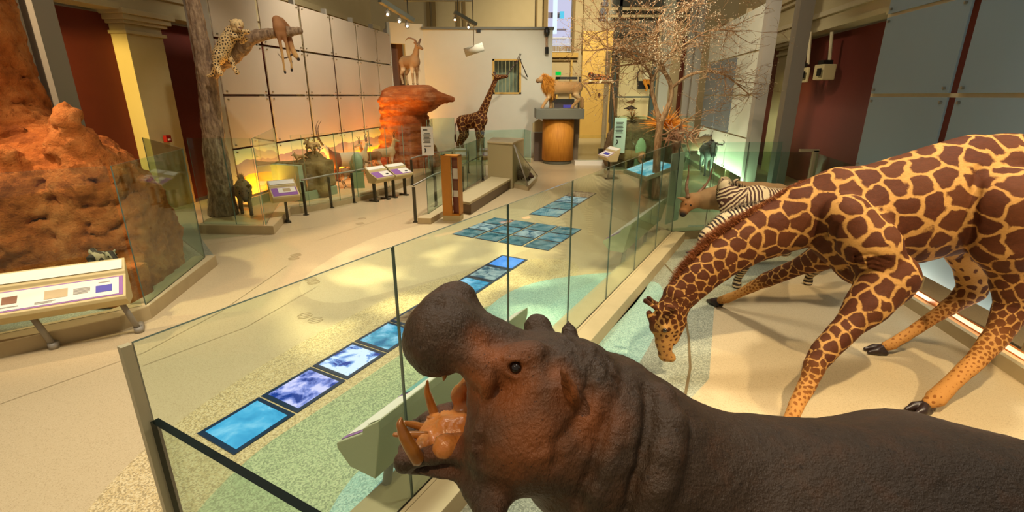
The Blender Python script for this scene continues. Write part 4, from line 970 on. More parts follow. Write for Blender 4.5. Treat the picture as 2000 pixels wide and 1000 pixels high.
tooth([P(840, 838, 1.95), P(810, 830, 1.95), P(785, 825, 1.94)], [.019, .018, .011]); tooth([P(838, 850, 1.85), P(800, 849, 1.84), P(766, 849, 1.83)], [.019, .017, .010])
tooth([P(852, 820, 2.0), P(833, 814, 2.0)], [.013, .006]); tooth([P(866, 722, 1.72), P(868, 734, 1.71), P(866, 744, 1.71)], [.016, .012, .003])
gf = Field((-.55, 1.5, 1.3), (.1, 2.3, 2.1), .008)
gf.chain([Q(905, 868, 1.72, 22), Q(870, 872, 1.68, 24), Q(862, 880, 1.67, 16)], .03); gf.chain([Q(915, 800, 2.08, 20), Q(898, 772, 2.10, 18), Q(912, 748, 2.08, 12)], .03)
gf.chain([Q(925, 850, 1.9, 20), Q(860, 845, 1.9, 16), Q(828, 858, 1.88, 12)], .03, YN, 4.2); gf.chain([Q(850, 822, 2.06, 16), Q(838, 838, 1.95, 12), Q(822, 880, 1.74, 16), Q(815, 896, 1.67, 13)], .03)
gf.cap(P(900, 835, 1.9), P(870, 830, 1.9), .05, .035, .04, YN, 1.5)
gv, gq = gf.verts(); gn = gf.grad(gv); mesh_np('gums', bump(gv, gn, .004 * np.abs(wob(gv, 55, 3))), gq, M['gum'], hippo)
eye(hippo, EP + unit(EP - CAM) * .012, .023, None)
M['eyelid'] = M['hippo']

# ---------------------------------------------------------------- drinking giraffe
Z3 = np.array([0, 0, 1.])
gi = Field((1.25, 2.95, -.03), (5.85, 7.25, 2.95), .0185)
NB = unit([-.1, 1, 0])
gi.chain([Q(1690, 440, 5.0, 96), Q(1790, 415, 4.95, 104), Q(1880, 390, 4.95, 108), Q(1950, 375, 4.95, 100)], .15, NB, .68)
gi.chain([Q(1640, 395, 5.1, 62), Q(1720, 375, 5.05, 60), Q(1810, 345, 5.0, 58), Q(1890, 325, 5.0, 60), Q(1965, 330, 4.95, 56)], .12, NB, .7)
gi.chain([Q(1960, 330, 4.95, 62), Q(2020, 400, 4.95, 72), Q(2040, 470, 4.9, 55)], .1, NB, 1.0)      # rump
gi.chain([Q(1665, 455, 5.0, 78), Q(1690, 500, 4.85, 60)], .08, NB, .9)                               # chest / shoulder
gi.chain([Q(1650, 420, 4.75, 42), Q(1700, 480, 4.62, 52), Q(1735, 545, 4.55, 38)], .07)              # near shoulder blade
gi.chain([Q(1640, 440, 5.35, 45), Q(1660, 480, 5.45, 40)], .08)
# neck
NK = [Q(1328, 578, 4.86, 34), Q(1368, 536, 4.92, 40), Q(1412, 500, 4.98, 45), Q(1458, 470, 5.04, 51), Q(1512, 445, 5.08, 58), Q(1570, 420, 5.1, 66), Q(1635, 405, 5.08, 78)]
gi.chain(NK, .06, NB, .72)
# head
gi.chain([Q(1314, 603, 4.84, 31), Q(1303, 632, 4.82, 28), Q(1296, 664, 4.80, 17), Q(1300, 694, 4.79, 13)], .025, NB, .8)
gi.chain([Q(1296, 692, 4.79, 11), Q(1310, 698, 4.79, 10)], .015, NB, .9); gi.cap(P(1268, 612, 4.83), P(1283, 650, 4.82), .035, .04, .03); gi.cap(P(1325, 630, 4.82), P(1316, 665, 4.81), .09, .05, .05, NB, .8)
gi.cap(P(1290, 612, 4.83), P(1278, 640, 4.82), .06, .05, .04)
gi.ell(P(1300, 641, 4.70), (.035, .03, .03), .025)
for dx, dy, Y in ((0, 0, 4.80), (6, -5, 4.95)): gi.chain([(P(1290 + dx, 607 + dy, Y), .035), (P(1270 + dx, 594 + dy, Y), .024), (P(1260 + dx, 587 + dy, Y), .027)], .02)
gi.chain([(P(1318, 605, 4.70), .02), (P(1312, 600, 4.62), .045), (P(1300, 598, 4.55), .012)], .02, (.5, .3, .5), .5)
gi.chain([(P(1312, 585, 5.0), .02), (P(1304, 570, 5.08), .04), (P(1300, 560, 5.12), .01)], .02, (.6, .2, .3), .5)
# legs
LEG = {
 'near_front': [Q(1735, 540, 4.55, 52), Q(1700, 590, 4.42, 40), Q(1652, 642, 4.28, 30), Q(1608, 688, 4.18, 27), Q(1592, 712, 4.12, 27), Q(1580, 745, 4.05, 22), Q(1556, 790, 3.96, 19), Q(1535, 845, 3.84, 18), Q(1527, 868, 3.8, 21)],
 'far_front': [Q(1660, 475, 5.45, 38), Q(1610, 500, 5.6, 27), Q(1550, 525, 5.95, 19), Q(1498, 546, 6.22, 17), Q(1478, 556, 6.32, 15), Q(1440, 575, 6.52, 11), Q(1420, 583, 6.64, 12)],
 'near_hind': [Q(1965, 400, 4.6, 74), Q(1972, 470, 4.55, 66), Q(1985, 540, 4.5, 48), Q(1978, 600, 4.47, 34), Q(1948, 655, 4.40, 29), Q(1905, 705, 4.32, 23), Q(1862, 745, 4.25, 20), Q(1828, 778, 4.2, 22)],
 'far_hind': [Q(1925, 400, 5.35, 60), Q(1895, 470, 5.38, 50), Q(1905, 530, 5.38, 38), Q(1898, 567, 5.36, 28), Q(1860, 596, 5.36, 22), Q(1820, 622, 5.35, 16), Q(1775, 652, 5.34, 14), Q(1742, 672, 5.33, 14)]}
for k in LEG: LEG[k] = [(p, r * (1 if i < 2 else .86 if i < 4 else .74)) for i, (p, r) in enumerate(LEG[k])]
for k, L in LEG.items(): gi.chain(L, .03)
gi.cap(P(1740, 560, 4.5), P(1752, 572, 4.47), .09, .06, .05)                                          # elbow
gi.ell(P(1862, 496, 4.95), (.08, .07, .06), .05)
def foot(F, L, hp, r=.10, sl=.055):                                                                     # pastern to hoof
    a = L[-1][0]; F.cap(a, (hp[0], hp[1], .10), L[-1][1], sl + .02, .03); 
    return a
HP = {'near_front': (P(1527, 868, 3.8)[0] - .10, 3.72), 'far_front': tuple(G(1397, 595)[:2]), 'near_hind': tuple(G(1795, 806)[:2]), 'far_hind': tuple(G(1712, 690)[:2])}
hooves = []
for k, L in LEG.items():
    a = L[-1][0]; h = np.array([*HP[k], .0]); dirh = unit((h - a) * np.array([1, 1, 0])); top = h - dirh * .09 + np.array([0, 0, .105])
    gi.cap(a, top, L[-1][1] * .95, .058, .02); hooves.append((h, dirh, top))
# skin folds at neck base and knee top
crease(gi, [(1618, 430), (1612, 455), (1598, 478)], .02, .03); crease(gi, [(1604, 440), (1597, 462), (1590, 480)], .018, .03); crease(gi, [(1632, 440), (1628, 470), (1620, 490)], .018, .03)
for i in range(4):
    b_ = [(1645 + i * 4, 508 + i * 9), (1675, 498 + i * 10), (1705, 498 + i * 10), (1738, 510 + i * 9)]; crease(gi, b_, .012, .025)
crease(gi, [(1910, 330), (1905, 380), (1902, 430), (1895, 470)], .02, .06)
gi.cut(.06)
GE = hit(gi, 1299, 645)
V, Qd = gi.verts(); Nn = gi.grad(V); V = bump(V, Nn, .003 * wob(V, 22, 2))
allseg = [(a[0], b[0], 'n', i) for i, (a, b) in enumerate(zip(NK, NK[1:]))]
headd = np.minimum(segdist(V, P(1314, 603, 4.84), P(1301, 686, 4.79))[0], 9)
dn = np.min([segdist(V, a[0], b[0])[0] for a, b in zip(NK, NK[1:])], 0)
legt = np.zeros(len(V)); legd = np.full(len(V), 9.0)
for k, L in LEG.items():
    m = len(L) - 1
    for i, (a, b) in enumerate(zip(L, L[1:])):
        d_, t_ = segdist(V, a[0], b[0]); u = d_ < legd; legd = np.where(u, d_, legd); legt = np.where(u, (i + t_) / m, legt)
nt_ = np.zeros(len(V)); nd_ = np.full(len(V), 9.0)
for i, (a, b) in enumerate(zip(NK, NK[1:])):
    d_, t_ = segdist(V, a[0], b[0]); u = d_ < nd_; nd_ = np.where(u, d_, nd_); nt_ = np.where(u, (i + t_) / (len(NK) - 1), nt_)
isleg = (legd < .30) & (V[:, 2] < 1.55); rad_ = np.full(len(V), .19)
rad_ = np.where((nd_ < .35) & (V[:, 0] < NK[-1][0][0]), .07 + .12 * nt_, rad_)
rad_ = np.where(isleg, np.minimum(rad_, .17 - .135 * np.clip(legt * 1.5, 0, 1)), rad_)
rad_ = np.where(headd < .19, .05, rad_)
from mathutils.kdtree import KDTree
def rfun(X): return rad_
e_, c_ = voronoi_marks(V, rfun, 11, 22000, .22)
# spots fade: lower legs, face, belly, inner hind leg
fade = np.clip(1.0 - np.clip((legt - .55) / .3, 0, 1) * (legd < .2) * (V[:, 2] < .95), 0, 1)
fade = fade * (1 - .9 * np.exp(-(segdist(V, P(1292, 650, 4.8), P(1305, 700, 4.79))[0] / .19) ** 2))
fade = fade * (1 - .75 * near(V, P(1880, 520, 5.3), .35)) 
low = np.clip((legt - .45) / .3, 0, 1) * (legd < .2) * (V[:, 2] < 1.0)
mz = np.exp(-(segdist(V, P(1283, 645, 4.8), P(1300, 695, 4.78))[0] / .07) ** 2)
tipd = np.minimum(np.linalg.norm(V - P(1260, 587, 4.80), axis=1), np.linalg.norm(V - P(1266, 582, 4.95), axis=1))
n = N('giraffe_coat'); e = n.attr('edge'); fd_ = n.attr('fade'); lw = n.attr('low'); mz_ = n.attr('muzzle'); rnd = n.attr('tone')
rg = n.math('MULTIPLY', n.math('SUBTRACT', n.noise(38, 4, None, .7), .5), .26)
th = n.math('ADD', .118, n.math('MULTIPLY', n.math('SUBTRACT', 1, fd_), .62))
pt_ = n.math('MULTIPLY', n.math('SUBTRACT', n.math('ADD', e, rg), th), 9, True)
dk = n.mix(n.noise(30, 5, n.co('Object', (1, 1, 2.5))), '#32170a', '#572a10'); dk = n.mix(n.math('MULTIPLY', rnd, .35), dk, '#5e3515')
dk = n.mix(lw, dk, '#8e5722')
lt_ = n.mix(n.noise(40, 5, n.co('Object', (1, 1, 3))), '#96692f', '#bd9152'); lt_ = n.mix(lw, lt_, '#be8746')
col = n.mix(pt_, lt_, dk); col = n.mix(n.math('MULTIPLY', mz_, .75), col, '#7c5530'); col = n.mix(n.attr('crown'), col, '#2a1408')
M['giraffe'] = n.fin(col, .75, 0, n.noise(170, 3, n.co('Object', (1, 1, .4))), .45, .006, spec=.2)
gir = empty('giraffe', (3.6, 4.9, 0), 'huge brown patched giraffe bending down with splayed legs, its head near the floor', 'giraffe')
mesh_np('body', V, Qd, M['giraffe'], gir, {'edge': e_, 'tone': c_, 'fade': fade, 'low': low, 'muzzle': mz, 'crown': np.exp(-(tipd / .045) ** 2)})
for h, dr, top in hooves:
    sd_ = np.array([-dr[1], dr[0], 0]); hF = Field(h - .28, h + .28 + np.array([0, 0, .02]), .009)
    for s in (-1, 1):
        c = h + sd_ * s * .042; hF.chain([(top * .7 + c * .3 + dr * .02 + Z3 * .0, .046), (c + Z3 * .05 + dr * .02, .050), (c + Z3 * .03 + dr * .11, .026)], .01, sd_, .8); hF.cap(c - dr * .07 + Z3 * .03, c + Z3 * .04, .034, .044, .01, sd_, .8)
    hF.cut(0.002); v_, q_ = hF.verts(); mesh_np('hoof', v_, q_, M['hoof'], gir)
eye(gir, GE - unit(GE - CAM) * .004, .024, None)
# mane along the crest
M['mane_red'] = plain('red_brown_mane_hair', '#a05a20', .7, 0, '#64300f', 8)
cr_ = [(1314, 552), (1325, 528), (1340, 508), (1362, 484), (1382, 462), (1408, 443), (1432, 428), (1462, 410), (1490, 395), (1525, 370), (1560, 350), (1600, 340), (1640, 336), (1680, 328)]
pts = []
for (a, b), (c, d_) in zip(cr_, cr_[1:]):
    for t in np.linspace(0, 1, 60, endpoint=False): pts.append((a + (c - a) * t, b + (d_ - b) * t, ))
rts = []; drs = []; r_ = np.random.RandomState(3); spn = np.array([q[0] for q in NK])
lens = []
for k, (a, b) in enumerate(pts):
    for s in range(11):
        f = k / len(pts); p = hit(gi, a + 9 + r_.uniform(-3, 3), b + 12 + r_.uniform(-3, 3)); i = np.argmin(np.linalg.norm(spn - p, axis=1)); o = p - spn[i]
        yy = 4.88 + .26 * min(1, (a - 1314) / 260); p2 = P(a + 9, b + 11, yy + r_.uniform(-.04, .04)); rts.append(p2); drs.append(unit(P(a - 20, b - 22, yy) - P(a, b, yy))); lens.append(.115 * (1 - .78 * max(0, f - .45) / .55))
hairs('mane', np.array(rts), np.array(drs), np.array(lens), .007, M['mane_red'], gir, 4, .1, .28)
# ================================================================ zebras and waterbuck behind the giraffe
def local_hoofs(parent, pts, r=.045, h=.07):
    for p in pts:
        mb = MB(); mb.lathe((p[0], p[1], p[2] if len(p) > 2 else 0), [(r, 0), (r * .95, h * .3), (r * .7, h)], 12, 1.15, .9); mb.build('hoof', M['hoof'], parent, True)
def stripemat(name, light, dark, sc=.5):
    n = N(name); ph = n.attr('phase'); w = n.math('ADD', ph, n.math('MULTIPLY', n.math('SUBTRACT', n.noise(7, 2), .5), 1.1))
    s = n.math('SINE', n.math('MULTIPLY', w, 6.2832)); f = n.math('MULTIPLY', n.math('ADD', s, n.math('ADD', .12, n.attr('dk'))), 9, True)
    c = n.mix(f, n.mix(n.noise(20, 3), light, '#c4b088'), dark); c = n.mix(n.attr('nose'), c, '#2a1a12')
    return n.fin(c, .75, 0, n.noise(160, 2), .25, .003)
M['zebra'] = stripemat('zebra_coat', '#b49d76', '#24140e'); M['zebra_brown'] = stripemat('zebra_coat_brown', '#c9b48e', '#43200f')
def zebra(label, NKp, body, legs, headp, earp, mat, freq, lo, hi, crest, yy, group=None):
    F = Field(lo, hi, .013)
    F.chain(NKp, .05, (.1, 1, 0), .62); F.chain(body, .08, (.1, 1, 0), .85); F.chain(headp, .04, (.1, 1, 0), .8)
    for l in legs: F.chain(l, .04)
    for a, b in earp: F.chain([(a, .02), (a * .5 + b * .5, .034), (b, .008)], .015, (.8, .5, 0), .5)
    V, q = F.verts(); Nn = F.grad(V); V = bump(V, Nn, .0015 * wob(V, 25, 2))
    sp = [p for p, r in headp[::-1]] + [p for p, r in NKp[1:]] + [p for p, r in body]; best = np.full(len(V), 9.); ph = np.zeros(len(V)); acc = 0
    for a, b in zip(sp, sp[1:]):
        d, t = segdist(V, a, b); L = np.linalg.norm(np.array(b) - a); u = d < best; best = np.where(u, d, best); ph = np.where(u, (acc + t * L) * freq, ph); acc += L
    ld = np.full(len(V), 9.)
    for l in legs:
        for a, b in zip(l, l[1:]): ld = np.minimum(ld, segdist(V, a[0], b[0])[0])
    leg = (ld < .16) & (V[:, 2] < .85); ph = np.where(leg, V[:, 2] * 16, ph)
    nose = np.clip(1.4 * near(V, headp[-1][0], .10), 0, 1)
    z = empty('zebra', (*V[:, :2].mean(0), 0), label, 'zebra', group); mesh_np('body', V, q, mat, z, {'phase': ph, 'nose': nose, 'dk': np.zeros(len(V))})
    rt, dr = [], []; r_ = np.random.RandomState(2)
    for (a, b), (c, d) in zip(crest, crest[1:]):
        for t in np.linspace(0, 1, 40, endpoint=False):
            for s in range(7):
                rt.append(P(a + (c - a) * t + 3, b + (d - b) * t + 6, yy + r_.uniform(-.03, .03))); dr.append(unit(P(a - 8, b - 30, yy) - P(a, b, yy)))
    m_ = N('zebra_mane_' + label[:5]); w = m_.math('FRACT', m_.math('MULTIPLY', m_.sep(m_.co(), 0), freq)); mm = m_.fin(m_.mix(m_.math('GREATER_THAN', w, .68), '#26140e', '#cdb998'), .8)
    hairs('mane', np.array(rt), np.array(dr), .11, .007, mm, z, 5, 0, .18)
    for l in legs:
        p = l[-1][0]; local_hoofs(z, [(p[0], p[1], 0)])
    return z
# nearer zebra: head down, neck running up behind the giraffe's crest
z1n = [Q(1374, 494, 6.75, 19), Q(1393, 468, 6.8, 29), Q(1424, 446, 6.85, 35), Q(1465, 436, 6.9, 40), Q(1520, 430, 6.95, 44)]
z1b = [Q(1520, 428, 6.95, 46), Q(1590, 430, 7.0, 52), Q(1650, 440, 7.0, 48), Q(1690, 450, 7.0, 40)]
z1h = [Q(1368, 500, 6.74, 19), Q(1362, 522, 6.70, 17), Q(1360, 545, 6.66, 12), Q(1362, 556, 6.65, 10)]
def toleg(px, py, Y, r, hx, hy, r2=10, kk=None):
    a, ra = Q(px, py, Y, r); h = G(hx, hy); m = (a + h) / 2; 
    return [(a, ra), (m + np.array([.0, 0, .02]), RP(r2 * 1.15, m)), (h + np.array([0, 0, .16]), RP(r2 * .75, m)), (h + np.array([0, 0, .05]), RP(r2 * .9, m))]
z1l = [toleg(1480, 455, 6.8, 28, 1438, 562), toleg(1520, 455, 7.15, 26, 1540, 520), toleg(1660, 460, 6.8, 34, 1577, 556), toleg(1690, 460, 7.2, 30, 1700, 540)]
zebra('striped zebra with dark erect mane lowering its head right behind the giraffe neck', z1n, z1b, z1l, z1h,
      [(P(1366, 492, 6.66), P(1338, 493, 6.6))], M['zebra'], 19, (2.15, 6.1, -.02), (5.9, 7.9, 1.55), [(1362, 490), (1370, 462), (1385, 442), (1410, 422), (1445, 405), (1480, 398)], 6.86)
z2n = [Q(1418, 366, 8.6, 13), Q(1425, 385, 8.55, 24), Q(1440, 400, 8.5, 34), Q(1475, 402, 8.5, 38)]
z2b = [Q(1475, 403, 8.5, 38), Q(1520, 408, 8.55, 40), Q(1570, 415, 8.6, 38), Q(1600, 420, 8.6, 30)]
z2h = [Q(1418, 364, 8.62, 13), Q(1415, 357, 8.8, 12), Q(1408, 372, 8.98, 9), Q(1405, 382, 9.05, 7)]
z2l = [toleg(1460, 425, 8.4, 22, 1470, 505, 7), toleg(1475, 425, 8.75, 22, 1490, 498, 7), toleg(1585, 430, 8.45, 26, 1600, 500, 7), toleg(1595, 430, 8.8, 24, 1610, 494, 7)]
zebra('brown striped zebra turning its head away in front of the waterbuck', z2n, z2b, z2l, z2h,
      [(P(1411, 357, 8.66), P(1408, 342, 8.7)), (P(1426, 360, 8.66), P(1444, 348, 8.6))], M['zebra_brown'], 17, (3.2, 7.9, -.02), (5.9, 9.3, 1.75), [(1424, 358), (1440, 362), (1462, 370), (1490, 384), (1520, 392)], 8.55)
# waterbuck
wf = Field((2.9, 8.5, -.02), (5.8, 10.25, 1.9), .015)
wf.chain([Q(1352, 392, 9.2, 15), Q(1343, 400, 9.15, 13), Q(1336, 412, 9.1, 9), Q(1334, 417, 9.08, 7)], .03)
wf.chain([Q(1356, 392, 9.22, 15), Q(1385, 388, 9.3, 21), Q(1415, 385, 9.35, 27), Q(1440, 388, 9.4, 34)], .05); wf.chain([Q(1440, 390, 9.4, 34), Q(1480, 390, 9.45, 35), Q(1515, 387, 9.5, 29)], .06, (0, 1, 0), .9)
for e0, e1 in (((1345, 392, 9.12), (1323, 386, 9.1)), ((1362, 392, 9.3), (1372, 398, 9.2))): wf.chain([(P(*e0), .02), ((P(*e0) + P(*e1)) / 2, .04), (P(*e1), .01)], .02, (.2, .9, 0), .6)
wl_ = [toleg(1430, 405, 9.25, 18, 1410, 470, 7), toleg(1435, 405, 9.6, 18, 1425, 462, 7), toleg(1510, 405, 9.35, 22, 1515, 468, 7), toleg(1515, 405, 9.7, 20, 1530, 462, 7)]
for l in wl_: wf.chain(l, .04)
V, q = wf.verts(); V = bump(V, wf.grad(V), .002 * wob(V, 25, 1))
wp = P(1334, 418, 9.06); ring = np.abs(np.linalg.norm((V - P(1524, 388, 9.4)) * np.array([1, .5, 1]), axis=1) - .17) < .03
n = N('waterbuck_coat'); c = n.mix(n.noise(6, 4), '#8a6a44', '#a58458'); c = n.mix(n.attr('face'), c, '#94602e'); c = n.mix(n.attr('ring'), c, '#e6d8bc'); c = n.mix(n.attr('nose'), c, '#140c08')
M['waterbuck'] = n.fin(c, .8, 0, n.noise(140, 3), .4, .005)
wb = empty('waterbuck', (4.2, 9.4, 0), 'tan waterbuck with long ringed horns looking past the zebras at the back kerb', 'antelope')
mesh_np('body', V, q, M['waterbuck'], wb, {'face': np.clip(1.2 * near(V, P(1340, 405, 9.1), .2), 0, 1), 'ring': ring * (V[:, 0] > P(1515, 380, 9.4)[0]) * 1.0, 'nose': np.clip(2 * near(V, wp, .075) - .3, 0, 1)})
def ringed(pts, r, rings=16, mat='horn_pale', parent=None, name='horn'):
    pts = [np.array(p) for p in pts]; k = []; L = len(pts) - 1
    # catmull sampling
    for i in range(L * 8 + 1):
        t = i / 8; a = min(int(t), L - 1); f = t - a; p0, p1, p2, p3 = pts[max(a - 1, 0)], pts[a], pts[a + 1], pts[min(a + 2, L)]
        k.append(.5 * (2 * p1 + (p2 - p0) * f + (2 * p0 - 5 * p1 + 4 * p2 - p3) * f * f + (3 * p1 - p0 - 3 * p2 + p3) * f ** 3))
    m = len(k); mb = MB(); mb.tube(k, [r * (1 - .85 * i / (m - 1)) * (1 + (.16 * math.sin(i / (m - 1) * rings * 6.28) if i < m * .8 else 0)) for i in range(m)], 8)
    return mb.build(name, M[mat], parent, True)
ringed([P(1344, 386, 9.12), P(1341, 365, 9.15), P(1344, 345, 9.2), P(1345, 322, 9.15)], .042, 5, parent=wb)
ringed([P(1354, 387, 9.22), P(1371, 370, 9.3), P(1385, 350, 9.35), P(1391, 326, 9.35)], .042, 5, parent=wb)
for a, b, c in ((1349, 401, 9.03), (1340, 399, 9.06)): eye(wb, P(a, b, c), .02, None)
for l in wl_: p = l[-1][0]; local_hoofs(wb, [(p[0], p[1], 0)])

# ================================================================ animals of the farther exhibits: built in their own frame, then set down
def quad(name, H, L, label, cat, mat, loc, rz, neck, head, rc=.2, rb=.19, rr=.19, lw=.05, lf=.028, hips=None, feet=None, w=.8, ears=(.1, .03), tail=None, hornf=None, group=None, h=None, hr=1.0, hoof=True, extra=None, attrs=None, scale=1.0, kk=1.0, parts=None, headr=(.09, .05), lift=0.0, ear_dir=None, noseblack=True, pose=None):
    """stocky four-legged body facing +x, hooves at z = 0. neck: [(x, z, r)...], head: ((x, y, z), (x, y, z)) poll and nose"""
    h = h or max(.011, H / 75.); fr, bk = L / 2, -L / 2
    lo = (bk - .35 * H, -.4 * H - .1, -.02); F = Field(lo, (fr + 1.0 * H, .4 * H + .1, H * 2.4), h)
    y1 = (0, 1, 0)
    F.chain([((fr * .72, 0, H - rc * .98), rc), ((0, 0, (H + H * hr) / 2 - rb * 1.05), rb), ((bk * .72, 0, H * hr - rr), rr)], .06, y1, w)
    pts = [((x, y, z), r) for x, y, z, r in neck]; F.chain(pts, .07 * kk, y1, .75)
    p, n_ = [np.array(q_, float) for q_ in head]; F.chain([(p, headr[0]), (p * .5 + n_ * .5, (headr[0] + headr[1]) / 2 * .95), (n_, headr[1])], .03 * kk)
    ax = unit(n_ - p); sd = unit(np.cross(ax, [0, 0, 1])) if abs(ax[2]) < .95 else np.array([0, 1., 0]); up = np.cross(sd, ax)
    for s in (-1, 1):
        e0 = p + sd * s * headr[0] * .75 + up * headr[0] * .4 - ax * headr[0] * .4; ed = unit(sd * s * (1.0 if ear_dir is None else ear_dir[0]) + up * (.6 if ear_dir is None else ear_dir[1]) - ax * .3)
        F.chain([(e0, ears[1] * .6), (e0 + ed * ears[0] * .5, ears[1]), (e0 + ed * ears[0], ears[1] * .3)], .012, ax, .5)
    feet = feet or [(fr * .62, .1), (fr * .7, -.1), (bk * .72, .1), (bk * .8, -.1)]
    for i, (x, y) in enumerate(feet):
        if i < 2: c = [((fr * .68, y * .8, H - rc * 1.5), lw * 1.9), ((x * .4 + fr * .68 * .6, y, H * .38), lw * .82), ((x, y, H * .06 + .02), lf), ((x + .01, y, lf * .7), lf * 1.15)]
        else: c = [((bk * .70, y * .8, H * hr - rr * 1.1), lw * 2.3), ((bk * .62, y, H * .52), lw * 1.4), ((bk * .98 * .6 + x * .4 - .03 * H, y, H * .33), lw * .8), ((x, y, H * .06 + .02), lf), ((x + .01, y, lf * .7), lf * 1.15)]
        F.chain(c, .04 * kk)
    if tail: F.chain([((x, y, z), r) for x, y, z, r in tail], .02)
    if extra: extra(F)
    V, q_ = F.verts(); A = attrs(V, F) if attrs else {}
    A.setdefault('low', np.clip(1 - V[:, 2] / (H * .45), 0, 1)); A['belly'] = np.clip((H * .62 - V[:, 2]) / (H * .08), 0, 1) * (np.abs(V[:, 0]) < fr * .9) * (V[:, 2] > H * .38)
    A['nosem'] = np.exp(-((V - n_) ** 2).sum(1) / (headr[1] * 1.1) ** 2) if noseblack else np.zeros(len(V)); A['headm'] = np.exp(-((V - (p + n_) / 2) ** 2).sum(1) / (np.linalg.norm(n_ - p) * .8) ** 2)
    o = empty(name, (0, 0, 0), label, cat, group); mesh_np('body', V, q_, mat, o, A)
    for s in (-1, 1): eye(o, p * .68 + n_ * .32 + sd * s * headr[0] * .80 + up * headr[0] * .25, headr[0] * .17, None)
    if hoof:
        for x, y in feet: local_hoofs(o, [(x, y, 0)], lf * 1.35, H * .055)
    if parts: parts(o, p, n_, ax, sd, up)
    o.location = (loc[0], loc[1], (loc[2] if len(loc) > 2 else 0) + lift); o.rotation_euler = (0, 0, rz); o.scale = (scale,) * 3
    return o
def coat(name, base, b2, belly=None, head=None, low=None, nose='#17100c', sc=8, extra=None):
    n = N(name); c = n.mix(n.noise(sc, 4), base, b2)
    if head: c = n.mix(n.attr('headm'), c, head)
    if low: c = n.mix(n.attr('low'), c, low)
    if belly: c = n.mix(n.attr('belly'), c, belly)
    if extra: c = extra(n, c)
    c = n.mix(n.math('MULTIPLY', n.attr('nosem'), 1.2, True), c, nose)
    return n.fin(c, .8, 0, n.noise(120, 3), .4, .006)
def horns(o, p, ax, sd, up, r, fn_, mat='horn', rings=0):
    for s in (-1, 1): ringed([p + up * r + sd * s * r * .5 + ax * a + sd * s * b + up * c for a, b, c in fn_], r * .42, rings or 6, mat, o)

# standing giraffe (far)
def gatt(V, F):
    n_ = np.full(len(V), .19); 
    n_ = np.where(V[:, 2] > 1.9, .13, n_); n_ = np.where(V[:, 2] > 3.0, .07, n_); n_ = np.where(V[:, 2] < 1.15, .10, n_); n_ = np.where(V[:, 2] < .7, .06, n_)
    e, c = voronoi_marks(V, lambda X: n_, 4, 9000, .2); f = np.clip((V[:, 2] - .15) / .3, .35, 1)
    return {'edge': e, 'tone': c, 'fade': f, 'low': np.clip((.55 - V[:, 2]) / .4, 0, 1), 'muzzle': 0 * f, 'crown': 0 * f}
GF = G(925, 317, .17); gsc = 1.0
def gparts(o, p, n_, ax, sd, up):
    for s in (-1, 1):
        mb = MB(); mb.tube([p + sd * s * .05 + up * .05, p + sd * s * .06 + up * .2 - ax * .08], [.03, .028], 8); mb.ball(p + sd * s * .06 + up * .21 - ax * .08, .035); mb.build('horn', M['horn'], o, True)
    mb = MB(); mb.tube([(-.72, 0, 1.85), (-.86, 0, 1.5), (-.88, 0, 1.1)], [.03, .02, .015], 8); mb.ball((-.88, 0, .95), (.05, .05, .2)); mb.build('tail', M['horn'], o, True)
quad('giraffe', 2.15, 1.25, 'small giraffe standing tall with raised head against the white wall', 'giraffe', M['giraffe'], (*P(922, 300, 23.0)[:2], .17), -.45,
     [(.42, 0, 1.80, .28), (.62, 0, 2.15, .20), (.86, 0, 2.65, .15), (1.10, 0, 3.15, .115), (1.28, 0, 3.50, .10)], ((1.30, 0, 3.56), (1.80, 0, 3.60)), .36, .33, .30, .10, .055,
     feet=[(.50, .14), (.40, -.14), (-.50, .14), (-.62, -.14)], hr=.92, ears=(.2, .05), headr=(.12, .065), h=.024, attrs=gatt, parts=gparts, noseblack=False)
mb = MB(); a = P(988, 150, 24.3); b = P(1018, 105, 24.6)
mb.tube([P(975, 152, 24), a, P(1000, 133, 24.4), P(1012, 118, 24.5), b], [.02, .03, .03, .025, .015], 6); mb.tube([P(1005, 127, 24.4), P(1012, 112, 24.4), P(1016, 104, 24.4)], .015, 5)
mb.tube([P(1015, 115, 24.5), P(1030, 150, 25.3)], [.02, .03], 5); tag(mb.build('acacia_branch', M['horn'], None, True), 'bare branch the standing giraffe is browsing', 'branch')

# Barbary sheep on the red rock
M['sheep'] = coat('tawny_sheep_coat', '#a07c52', '#8e6a42', '#c9b08a', None, '#b39a72', '#7c5a3c')
def shparts(o, p, n_, ax, sd, up):
    for s in (-1, 1): ringed([p + up * .05 + sd * s * .04, p + up * .16 + sd * s * .12 - ax * .06, p + up * .15 + sd * s * .26 - ax * .22, p + up * .0 + sd * s * .28 - ax * .32], .045, 8, 'horn_pale', o)
    r = np.random.RandomState(3); rt = np.array([(.36 + .1 * r.rand(), r.uniform(-.08, .08), .5 + .42 * r.rand()) for _ in range(260)]); hairs('beard', rt, np.tile(np.array([.15, 0, -1.]), (260, 1)), .16, .01, M['sheep'], o, 2, .2, .2)
RT = P(802, 163, 21.2)
quad('barbary_sheep', .98, .85, 'tawny mountain sheep with curved horns standing on top of the red rock', 'sheep', M['sheep'], (RT[0], RT[1], P(802, 165, 21.2)[2]), -.75,
     [(.30, 0, .82, .18), (.42, 0, 1.02, .13), (.50, 0, 1.22, .10)], ((.52, 0, 1.28), (.78, 0, 1.16)), .23, .21, .2, .06, .035, headr=(.085, .045), parts=shparts, scale=1.12)

